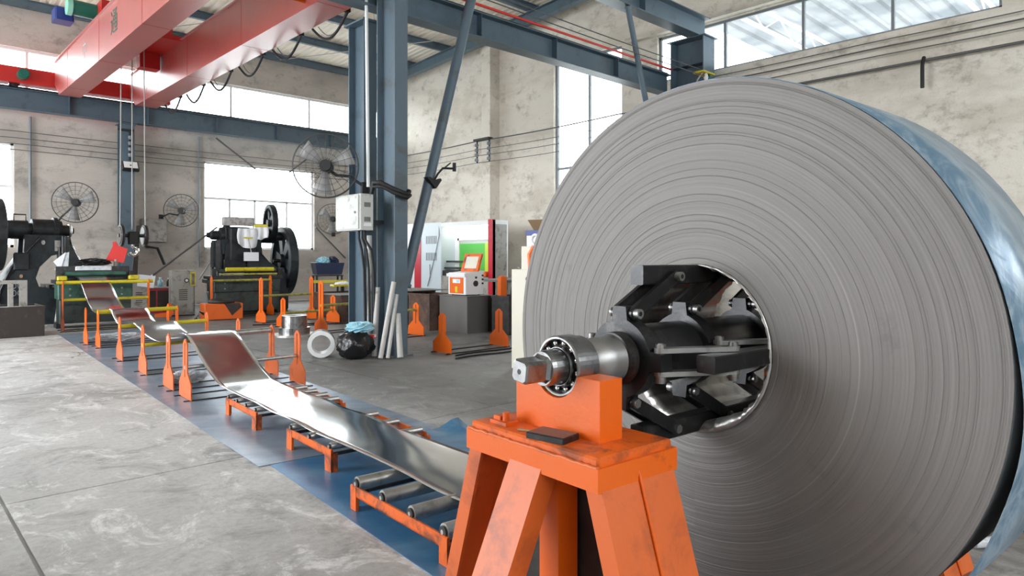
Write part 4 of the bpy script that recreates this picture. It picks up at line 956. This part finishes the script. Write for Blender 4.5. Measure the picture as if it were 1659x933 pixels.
t = thing('paper_note', 'white paper note hanging in front of the right press ram', 'paper', (7.68,18.55,1.42), R(-6)); mb = MB(); mb.box(-.20,.20,-.01,0,0,.24); mb.build('note_leaf', M['paper'], t); MB().cyl((0,-.005,.24),(-.08,0,.62),.012,n=6).build('hanging_strap', M['wirepale'], t)
t = thing('stone_slab', 'rough grey slab leaning on top of the right press', 'slab', (7.65,19.4,2.42), R(-8)); MB().bbox(-.42,.42,-.12,.12,0,.24,.03).build('slab_body', M['bags'], t)
# feed tables
def feed_table(label, loc, rz, wd, m1):
    t = thing('feed_table', label, 'feed table', loc, rz)
    MB().bbox(-wd/2,wd/2,0,.55,.10,.62,.02).build('lower_body', M['greendark'], t); MB().bbox(-wd/2-.03,wd/2+.03,-.02,.6,.62,.95,.02).build('apron', m1, t)
    MB().box(-wd/2-.08,wd/2+.08,-.05,.7,.95,1.03).build('table_top', M['gunmetal'], t)
    for s_ in (-1,1):
        MB().box(s_*wd/2-.05,s_*wd/2+.05,.05,.5,0,.1).build('foot', M['black'], t); MB().box(s_*wd/2-.04,s_*wd/2+.04,.0,.12,1.03,1.22).build('roller_bracket', M['gunmetal'], t)
        for k in range(2): MB().cyl((s_*wd*.36,-.05,.7+k*.14),(s_*wd*.36,-.03,.7+k*.14),.02,n=8).build('bolt', M['steel_worn'], t)
    MB().cyl((-wd/2+.1,.05,1.16),(wd/2-.1,.05,1.16),.05,n=16).build('feed_roll', m1, t)
    return t
f1 = feed_table('green feed table where the strip enters the left press', (3.62,17.0,0), LA, 1.35, M['green'])
f2 = feed_table('green feed table with yellow roll before the right press', (7.35,17.95,0), R(-3), 1.7, M['greendark'])
MB().cyl((-.6,-.08,1.2),(.65,-.08,1.2),.055,n=16).build('yellow_roll', M['yellow'], f2)
MB().box(-.7,.75,-.1,.0,1.06,1.1).build('guide_bar', M['olive'], f2)
for (x, w_) in ((-.72,.18),(.62,.2)): MB().bbox(x,x+w_,-.1,.06,1.03,1.12,.02).build('yellow_guide', M['yellow'], f1)
MB().bbox(-.35,.35,.3,.75,1.23,1.32,.02).build('die_cover', M['clearfilm'], f1)
MB().box(-.7,.7,.32,.4,1.03,1.32).build('back_stop', M['gunmetal'], f1)
t = thing('oily_rag', 'dark rag heaped on the left feed table', 'rag', (3.68,17.52,1.322)); MB().crumple((0,0,.078),.22,(1.2,.7,.35),10,.4).build('rag_body', M['rubber'], t)
t = thing('red_shovel', 'red plastic scoop stuck upright behind the left feed table', 'scoop', (4.15,17.55,1.03), R(-20)); mb = MB(); mb.prism([(-.22,.42),(.14,.36),(.22,.68),(.02,.76),(-.02,.85),(-.08,.84),(-.08,.74)], 'y', -.04, .04); mb.build('blade', M['red'], t); MB().cyl((-.02,0,0),(-.02,0,.44),.05,n=10).build('handle', M['greybox'], t)
t = thing('red_post', 'dark red leaning steel strip beside the slim back column', 'post', (5.0,19.6,0)); mb = MB(); mb.prism([(-.1,0),(.06,0),(.16,2.35),(.08,2.35)], 'y', -.03,.03); mb.build('strip_body', M['darkrust'], t)
t = thing('steel_plate', 'pointed dark steel sheet standing by the left press ram', 'plate', (3.38,17.95,1.03), R(-5)); mb = MB(); mb.prism([(-.12,0),(.28,0),(-.02,.75),(-.08,.75)], 'y', -.01,.01); mb.build('sheet_body', M['machine'], t); MB().cyl((.28,-.02,.02),(-.02,-.02,.74),.012,n=6).build('bright_edge', M['chrome'], t)
# cabinets and clutter between the presses
def cabinet(name, label, loc, rz, w_, d_, h_, m):
    t = thing(name, label, 'cabinet', loc, rz); MB().bbox(-w_/2,w_/2,-d_/2,d_/2,.03,h_,.02).build('body', m, t)
    MB().box(-w_/2+.04,w_/2-.04,-d_/2-.015,-d_/2-.001,.10,h_-.06).build('door', m, t)
    for k in range(6): MB().box(-w_*.18,w_*.18,-d_/2-.022,-d_/2-.015,h_*.35+k*.05,h_*.35+k*.05+.02).build('louvre', M['darkrust'], t)
    MB().box(-w_/2,w_/2,-d_/2,d_/2,0,.03).build('plinth', M['black'], t); return t
cb_ = cabinet('control_cabinet', 'grimy grey control cabinet with yellow frame between the presses', (5.98,18.9,0), R(-10), .56, .5, 1.18, M['greybox'])
MB().cyl((.08,-.29,.92),(.08,-.265,.92),.06,n=18).build('gauge', M['black'], cb_); MB().cyl((.08,-.295,.92),(.08,-.288,.92),.035,n=18).build('gauge_dial', M['white'], cb_)
mb = MB(); mb.box(.17,.19,-.3,-.27,.8,1.12); mb.box(.27,.29,-.3,-.27,.8,1.12); mb.box(.17,.29,-.3,-.27,1.1,1.14); mb.box(.17,.29,-.3,-.27,.78,.81); mb.build('yellow_frame', M['yellow'], cb_)
ca_ = cabinet('control_cabinet', 'narrow grey control cabinet with a white paper taped on its corner', (5.0,19.1,0), R(-10), .42, .4, 1.05, M['greybox'])
MB().box(-.16,.22,-.24,-.22,.78,1.08,Matrix.Rotation(R(8),4,'Y')).build('paper_note', M['paper'], ca_)
t = thing('wall_box', 'flat grey box mounted on the back wall beside the hook block', 'box', (6.35,22.7,2.0)); MB().bbox(-.36,.36,-.2,.08,0,.7,.03).build('box_body', M['greybox'], t); MB().box(-.3,.3,-.215,-.2,.06,.62).build('lid', M['greybox'], t); MB().tube([(-.2,-.1,0),(-.22,-.12,-.15),(.1,-.1,-.2),(.3,-.1,-.7)],.04,8).build('cable', M['rubber'], t)
t = thing('red_workbench', 'low red bench with drawers between the two grey cabinets', 'bench', (5.75,20.3,0), R(-10)); MB().bbox(-.7,.7,-.3,.3,.0,.68,.02).build('body', M['crimson'], t); MB().box(-.75,.75,-.33,.33,.68,.72).build('top', M['wirepale'], t)
for k in range(2): MB().box(-.65+k*.66,-.03+k*.66,-.315,-.302,.16,.62).build('drawer', M['darkrust'], t)
for (x, m, h_, r_, lab) in [(-.35,'orange',.16,.06,'small orange can on the red bench'),(-.1,'greybox',.3,.05,'grey bottle on the red bench'),(.1,'ltblue',.22,.07,'pale blue spray bottle on the red bench'),(.3,'black',.2,.05,'dark bottle on the red bench')]:
    ww = Matrix.Rotation(R(-10),4,'Z') @ Vector((x,-.1,0)); tt = thing('bottle', lab, 'bottle', (5.75+ww.x,20.3+ww.y,.72)); MB().lathe([(0,0),(0,r_),(h_*.7,r_),(h_*.85,r_*.4),(h_,r_*.4),(h_,0)], 'z', 14).build('bottle_body', M[m], tt); MB().cyl((0,0,h_),(0,0,h_+.03),r_*.45,n=10).build('cap', M['paper'], tt)
t = thing('orange_bucket_stand', 'small bent orange bracket on the floor before the red bench', 'bracket', (5.52,18.65,0), R(-20)); mb = MB(); mb.prism([(-.25,0),(.12,0),(.2,.12),(.1,.22),(.16,.3),(.08,.36),(-.02,.22),(.04,.12),(-.25,.08)], 'y', -.06,.06); mb.build('bracket_body', M['orange'], t)
t = thing('welder', 'low orange machine box with round black top on the floor before the right press', 'machine', (6.3,17.0,0), R(-8))
MB().bbox(-.44,.44,-.28,.28,.02,.40,.02).build('housing', M['orange'], t); MB().lathe([(.40,0),(.40,.30),(.46,.30),(.50,.22),(.52,0)], 'z', 24).build('round_top', M['black'], t)
MB().prism([(.0,.40),(.36,.40),(.40,.30),(.18,.10),(.06,.30)], 'y', -.288,-.281).build('dark_cloth_flap', M['darkrust'], t)
for k in range(3): MB().tube([(-.44,-.2,.2-.03*k),(-.56,-.26,.24),(-.62,-.34,.1),(-.55-.1*k,-.5,.015),(-.9,-.6-.1*k,.015)], .015, 6).build('cable', M['rubber'] if k else M['wirepale'], t)
t = thing('floor_cylinder', 'small grey gas cylinder at the corner of the right feed table', 'cylinder', (6.42,18.35,0)); MB().lathe([(0,0),(0,.09),(.4,.09),(.48,.04),(.54,.04),(.54,0)], 'z', 16).build('cylinder_body', M['grey'], t); MB().cyl((0,0,.54),(0,0,.6),.03,n=10).build('valve', M['steel'], t)
# rusty scrap bin and crates
def bin_(name, label, loc, rz, w_, d_, h_, m, rim=True, fill=None, cat='bin'):
    t = thing(name, label, cat, loc, rz); th = .02
    MB().box(-w_/2,w_/2,-d_/2,d_/2,0,.03).build('bottom', m, t)
    for (a,b,c_,e) in ((-w_/2,w_/2,-d_/2,-d_/2+th),(-w_/2,w_/2,d_/2-th,d_/2),(-w_/2,-w_/2+th,-d_/2+th,d_/2-th),(w_/2-th,w_/2,-d_/2+th,d_/2-th)): MB().box(a,b,c_,e,.03,h_).build('side_panel', m, t)
    mb = MB(); mb.box(-w_/2-.012,w_/2+.012,-d_/2-.012,-d_/2,h_-.05,h_); mb.box(-w_/2-.012,-w_/2,-d_/2,d_/2+.012,h_-.05,h_); mb.box(w_/2,w_/2+.012,-d_/2,d_/2+.012,h_-.05,h_); mb.build('rim', m, t)
    if fill: MB().box(-w_/2+th,w_/2-th,-d_/2+th,d_/2-th,h_*.8,h_*.93).build('contents', M[fill], t)
    return t
b1 = bin_('scrap_bin', 'rusty dark scrap bin on the floor before the left press', (1.80,16.2,0), R(0), 1.35, 1.0, .58, M['darkrust'], fill='clearfilm')
t = thing('bin_frame', 'rust-grey upright frame standing in the scrap bin', 'frame', (1.95,16.1,.541)); mb = MB(); mb.box(-.5,.3,-.04,.04,.46,.53); mb.box(.18,.3,-.05,.05,0,.53); mb.box(-.5,-.4,-.05,.05,0,.53); mb.build('frame_body', M['greybox'], t); MB().box(.0,.08,-.045,.045,0,.46).build('upright', M['greybox'], t)
bin_('steel_crate', 'brown rusty crate right of the right press', (9.0,15.9,0), R(0), 1.2, .9, .62, M['rust'], cat='crate')
bin_('steel_crate', 'dark rusty crate partly behind the twin columns', (8.6,14.6,0), R(0), 1.15, .7, .60, M['rust'], fill='plate', cat='crate')
t = thing('steel_sheet', 'flat grey sheet laid over the crate behind the columns', 'sheet', (8.7,14.75,.612)); MB().box(-.7,.8,-.5,.5,0,.02).build('sheet_body', M['plate'], t); MB().box(-.2,.2,-.5,-.48,.02,.03).build('folded_edge', M['plate'], t)
t = thing('navy_basket', 'navy plastic basket holding rags on a stand near the big window', 'basket', (9.85,18.3,1.02), R(-15))
mb = MB(); vs = []
for (k, z) in ((.36,0),(.42,.34)):
    vs += [(-k,-.28*k/.36,z),(k,-.28*k/.36,z),(k,.28*k/.36,z),(-k,.28*k/.36,z)]
mb.add(vs, [(0,3,2,1),(0,1,5,4),(1,2,6,5),(2,3,7,6),(3,0,4,7)]); ob = mb.build('basket_body', M['navy'], t); ob.modifiers.new('t','SOLIDIFY').thickness = .012
MB().crumple((-.12,0,.36),.16,(1.1,1,.8),11,.4).build('pale_rag', M['ltblue'], t); MB().crumple((.16,.05,.38),.14,(1.1,1,.8),12,.4).build('dark_rag', M['navy'], t)
t = thing('basket_stand', 'black tubular stand with yellow top under the navy basket', 'stand', (9.85,18.3,0), R(-15)); MB().box(-.4,.4,-.28,.28,.97,1.0).build('top', M['black'], t)
for sx in (-1,1):
    for sy in (-1,1): MB().box(sx*.36-.025,sx*.36+.025,sy*.24-.025,sy*.24+.025,0,.97).build('leg', M['black'], t)
MB().box(-.5,.5,-.34,-.29,.78,.86).build('yellow_rail', M['yellow'], t)
t = thing('yellow_tray', 'yellow tray with white cloth beside the right press', 'tray', (9.05,16.0,.64), R(-10)); MB().bbox(-.3,.3,-.15,.15,.12,.17,.02).build('tray_body', M['yellow'], t); MB().crumple((0,0,.18),.14,(1.3,.8,.35),13,.4).build('cloth', M['paper'], t); MB().box(-.03,.03,-.03,.03,-.02,.12).build('foot', M['black'], t)
t = thing('grey_drum_pad', 'pale grey rounded pad leaning on the crate behind the columns', 'pad', (9.0,15.0,.635), R(-12)); MB().bbox(-.2,.2,-.05,.05,0,.36,.05).build('pad_body', M['elecbox'], t); MB().box(-.12,.12,-.055,-.05,.05,.1).build('slot', M['grey'], t)
t = thing('bench_grinder', 'dark drill head machine against the wall behind the columns', 'machine', (11.4,19.0,0), R(-15)); MB().box(-.25,.25,-.2,.2,0,.3).build('base', M['machine'], t); MB().cyl((0,0,.3),(0,0,1.5),.12,n=14).build('pillar', M['machine'], t); MB().bbox(-.35,.25,-.18,.18,1.35,1.7,.04).build('head', M['rubber'], t); MB().cyl((-.3,-.1,1.2),(-.05,-.1,1.2),.1,n=14).build('chuck', M['steel_worn'], t)

# ------------------------------------------------------------------ machinery by the right wall
lm = thing('laser_cutter', 'long white laser cutting enclosure with crimson stripes by the right wall', 'machine', (13.0, 16.6, 0))
MB().box(0,.6,1.72,2.5,.15,2.62).build('left_bay', M['white'], lm)
MB().box(-.02,.1,1.38,1.72,.15,2.64).build('crimson_stripe', M['crimson'], lm)
vp = MB().box(0,.6,.32,1.38,.15,2.62).build('vent_panel', M['paleblue'], lm)
for zz in (1.95,1.42):
    for k in range(7): MB().box(-.008,-.001,.55+k*.085,.59+k*.085,zz,zz+.25).build('vent_slot', M['grey'], vp)
MB().box(0,.60,-2.1,.32,.15,.95).build('lower_body', M['greybox'], lm)
MB().box(0,.60,-2.1,.32,2.48,2.60).build('lintel', M['white'], lm)
MB().box(-.02,.1,-2.1,-1.92,.15,2.62).build('right_stripe', M['crimson'], lm)
MB().box(.0,.55,-2.1,-2.04,.95,2.48).build('end_panel', M['greybox'], lm)
MB().box(.55,.60,-2.1,.32,.95,2.48).build('back_panel', M['white'], lm)
MB().box(.51,.549,-1.25,.02,.95,1.95).build('green_window', M['green_glow'], lm); MB().box(.49,.51,-1.7,-1.2,.95,1.95).build('lime_curtain', M['lime'], lm)
mb = MB(); mb.box(.49,.548,-1.8,.12,2.05,2.12); mb.box(.49,.548,.04,.12,1.0,2.12); mb.build('window_frame', M['white'], lm)
lp = MB().cyl((.35,.18,2.36),(.35,.18,2.48),.10,n=16).build('ceiling_lamp', M['lamp'], lm)
MB().box(.2,.45,-1.6,.05,2.465,2.479).build('strip_lamp', M['lamp'], lm)
mb = MB(); mb.box(.05,.45,-.9,.3,.951,1.12); mb.box(.1,.45,-.85,.28,1.16,1.22); mb.box(.15,.3,-.8,.25,1.36,1.42); mb.cyl((.2,-.8,1.0),(.2,-.8,1.4),.03,n=8); mb.build('cutting_gantry', M['black'], lm)
MB().box(-.1,.5,-1.9,-.7,.97,1.1).build('loading_tray', M['orange_worn'], lm)
MB().tube([(-.01,.9,1.3),(-.03,.85,.9),(-.02,1.0,.6),(-.02,.6,1.6),(-.02,.4,2.2),(.02,.45,2.6)], .012, 6).build('loose_cable', M['grey'], lm)
for k in range(4): MB().box(.1,.3,-1.9+k*1.4,-1.7+k*1.4,0,.15).build('foot', M['black'], lm)
# crates in front
bin_('steel_crate', 'brown rusty steel crate directly right of the column foot', (8.75,12.55,0), 0, .75, .9, .80, M['rust'], fill='plate', cat='crate')
bin_('steel_crate', 'narrow rust-brown steel crate beside the grey plate box', (8.65,11.66,0), 0, .55, .74, .76, M['rust'], fill='darkrust', cat='crate')
t = thing('steel_box', 'closed grey steel plate box with a pale scuff under the orange machine', 'box', (8.86,10.78,0)); MB().bbox(-.28,.28,-.45,.45,0,.73,.01).build('box_body', M['plate'], t); MB().box(-.30,.45,-.48,.46,.73,.745).build('lid', M['plate'], t); MB().box(.285,.55,-.42,.42,0,.72).build('rear_section', M['darkrust'], t)
bin_('steel_crate', 'black steel bin right of the grey plate box', (9.32,9.84,0), 0, .60, .50, .76, M['black'], fill='rubber', cat='bin')
t = thing('table_plate', 'steel plate resting across the brown crates', 'plate', (8.72,12.35,.8)); MB().box(-.45,.5,-.6,.6,.0,.015).build('plate_body', M['plate'], t); MB().box(-.44,-.42,-.55,.55,.015,.03).build('lip', M['plate'], t)
# small orange and white machine with raised lid
t = thing('engraving_machine', 'small white and orange machine with raised orange lid on the plate box', 'machine', (8.90,10.75,.745))
MB().bbox(-.24,.24,-.28,.28,.02,.46,.01).build('cabinet', M['white'], t)
fp = MB().box(-.25,-.241,-.21,.22,.04,.36).build('orange_front', M['orange'], t); MB().box(-.255,-.2505,-.12,.12,.25,.33).build('label_sheet', M['paper'], fp); MB().box(-.255,-.2505,-.04,.04,.06,.18).build('warning_label', M['yellow'], fp)
MB().box(-.258,-.2555,-.10,.0,.26,.32).build('printed_panel', M['ltblue'], fp)
MB().prism([(-.28,.38),(.24,.46),(.24,.50),(-.28,.44)], 'y', -.29, .29).build('sloped_top', M['white'], t)
li = MB(); Ml = Matrix.Translation((.1,0,.48)) @ Matrix.Rotation(R(18),4,'Y'); li.box(-.02,.02,-.27,.27,0,.06,Ml); li.box(-.02,.02,-.27,.27,.32,.38,Ml); li.box(-.02,.02,-.27,-.2,.06,.32,Ml); li.box(-.02,.02,.2,.27,.06,.32,Ml); li = li.build('lid', M['orange_worn'], t); MB().box(-.008,.008,-.2,.2,.06,.32,Ml).build('lid_window', M['beige'], li)
MB().cyl((.02,-.295,.24),(.02,-.28,.24),.06,n=18).build('fan_port', M['black'], t); MB().cyl((.03,-.29,.36),(.03,-.28,.36),.025,n=12).build('side_button', M['black'], t)
for zz in (.24,.32,.4): MB().cyl((.2,-.30,zz),(.2,-.28,zz),.02,n=12).build('socket', M['black'], t)
for sx in (-.18,.18):
    for sy in (-.2,.2): MB().cyl((sx,sy,0),(sx,sy,.025),.02,n=8).build('foot', M['black'], t)
# clutter behind
t = thing('work_table', 'grey bench behind the orange machine piled with cloth', 'table', (10.6,11.1,0)); MB().box(-.7,.8,-.55,.55,.98,1.03).build('table_top', M['plate'], t)
for sx in (-.6,.7):
    for sy in (-.45,.45): MB().box(sx-.03,sx+.03,sy-.03,sy+.03,0,.98).build('leg', M['greybox'], t)
t = thing('cloth_heap', 'grey and white cloth heap on the bench behind the orange machine', 'cloth', (10.75,10.7,1.03)); MB().crumple((0,0,.145),.32,(1.2,.8,.45),7,.4).build('heap', M['bags'], t); MB().crumple((.25,-.05,.24),.12,(1.3,.6,.5),8,.4).build('red_cloth', M['crimson'], t)
t = thing('orange_post', 'short orange post standing on the black bin', 'post', (9.20,9.98,.708)); MB().box(-.08,.08,-.05,.05,0,.42).build('post_body', M['orange'], t); MB().cyl((0,0,.42),(0,0,.44),.05,n=10).build('post_cap', M['orange'], t)
t = thing('bottle', 'green bottle with red cap standing on the black bin', 'bottle', (9.42,9.86,.708)); MB().lathe([(0,0),(0,.08),(.2,.08),(.26,.05),(.26,0)], 'z', 14).build('bottle_body', M['greendark'], t); MB().cyl((0,0,.26),(0,0,.36),.05,n=12).build('cap', M['red'], t)
# beige control cabinet with instruments on top
t = thing('press_controller', 'tall beige machine cabinet with orange hose standing behind the coil', 'machine', (6.75,6.55,0), R(4))
MB().bbox(-.35,.35,-.3,.22,.0,1.35,.01).build('lower_cabinet', M['beige'], t); MB().bbox(-.33,.35,-.3,.06,1.35,1.66,.01).build('upper_cabinet', M['beige'], t)
sd = MB().box(-.358,-.351,-.30,-.16,.62,1.10).build('grey_panel', M['grey'], t); MB().box(-.362,-.3585,-.24,-.22,.78,.92).build('panel_label', M['paper'], sd)
for zz in (1.42,1.56): MB().cyl((-.315,-.2,zz),(-.299,-.2,zz),.025,n=12).build('knob', M['black'], t)
MB().box(-.33,-.29,-.26,-.13,1.48,1.52).build('latch', M['black'], t)
MB().tube([(-.32,-.16,1.66),(-.345,-.1,1.55),(-.35,-.12,1.35),(-.37,-.13,1.2),(-.37,-.13,1.05)], .025, 8).build('orange_hose', M['tube_orange'], t); MB().cyl((-.37,-.17,1.22),(-.37,-.09,1.22),.035,n=12).build('hose_clamp', M['gunmetal'], t)
MB().bbox(-.32,.1,-.28,-.02,1.66,1.86,.02).build('instrument_case', M['white'], t); MB().box(-.325,.1,-.28,-.02,1.80,1.87).build('blue_case_top', M['bluemotor'], t); MB().ring((-.33,-.2,1.74),(1,0,0),.07,.02,24).build('lens_ring', M['white'], t)
t = thing('cardboard_flap', 'open brown cardboard flap on top of the beige machine cabinet', 'cardboard', (6.7,6.4,1.87), R(10)); mb = MB(); mb.prism([(-.28,.14),(.2,.10),(.2,0),(-.12,0)], 'y', -.14, .1); mb.build('flap', M['card'], t); MB().box(-.05,.2,-.15,.11,-.0,.03).build('folded_base', M['card'], t)
t = thing('white_case', 'white metal case on the floor left of the beige cabinet', 'case', (10.6,9.4,0)); MB().bbox(-.3,.3,-.25,.25,0,1.0,.02).build('case_body', M['beige'], t); MB().cyl((-.305,.1,.9),(-.3,.1,.9),.02,n=8).build('lock', M['steel'], t)
# loose film, cloth on the mats, debris by the far stand
t = thing('clear_film', 'crumpled clear plastic film lying between two upright stands', 'plastic film', L(8.75,2.2,.02)); MB().crumple((0,0,.05),.13,(1.3,.8,.5),4,.5).build('film_body', M['clearfilm'], t)
t = thing('white_rag', 'pale blue-white rag on the mat at the far upright stands', 'rag', L(14.1,2.4,.012)); MB().crumple((0,0,.04),.25,(1.4,.6,.25),5,.5).build('rag_body', M['clearfilm'], t); MB().crumple((.35,.0,.03),.14,(1.2,.6,.3),6,.5).build('rag_end', M['clearfilm'], t)
t = thing('film_scrap', 'curled pale plastic scrap on the dark floor beyond the coil', 'plastic scrap', (4.3,.85,.01)); MB().tube([(-.16,.05,.02),(-.06,-.05,.03),(.08,-.04,.05),(.18,.06,.06),(.22,.12,.03)], .028, 8).build('scrap_body', M['clearfilm'], t)
t = thing('teal_machine', 'teal machine just showing behind the coil shoulder', 'machine', (8.4,2.75,0)); MB().bbox(-.3,.3,-.25,.25,0,1.9,.03).build('machine_body', M['teal'], t); MB().cyl((-.2,0,1.9),(.2,0,1.9),.17,n=18).build('motor', M['teal'], t)
for (xa, ya, xb, yb, lab) in [(6.5,8.1,10,8.3,'long dark rod lying on the floor past the dirty-footed column'),(6.3,7.85,9.6,8.0,'second dark rod lying on the floor past the column'),(6.2,14.9,8.2,13.6,'dark hose lying across the floor by the silver spool')]:
    o = MB().tube([(xa+(xb-xa)*i/12, ya+(yb-ya)*i/12+.05*math.sin(i*1.3), .015) for i in range(13)], .014, 6).build('floor_rod', M['rubber']); tag(o, lab, 'rod')
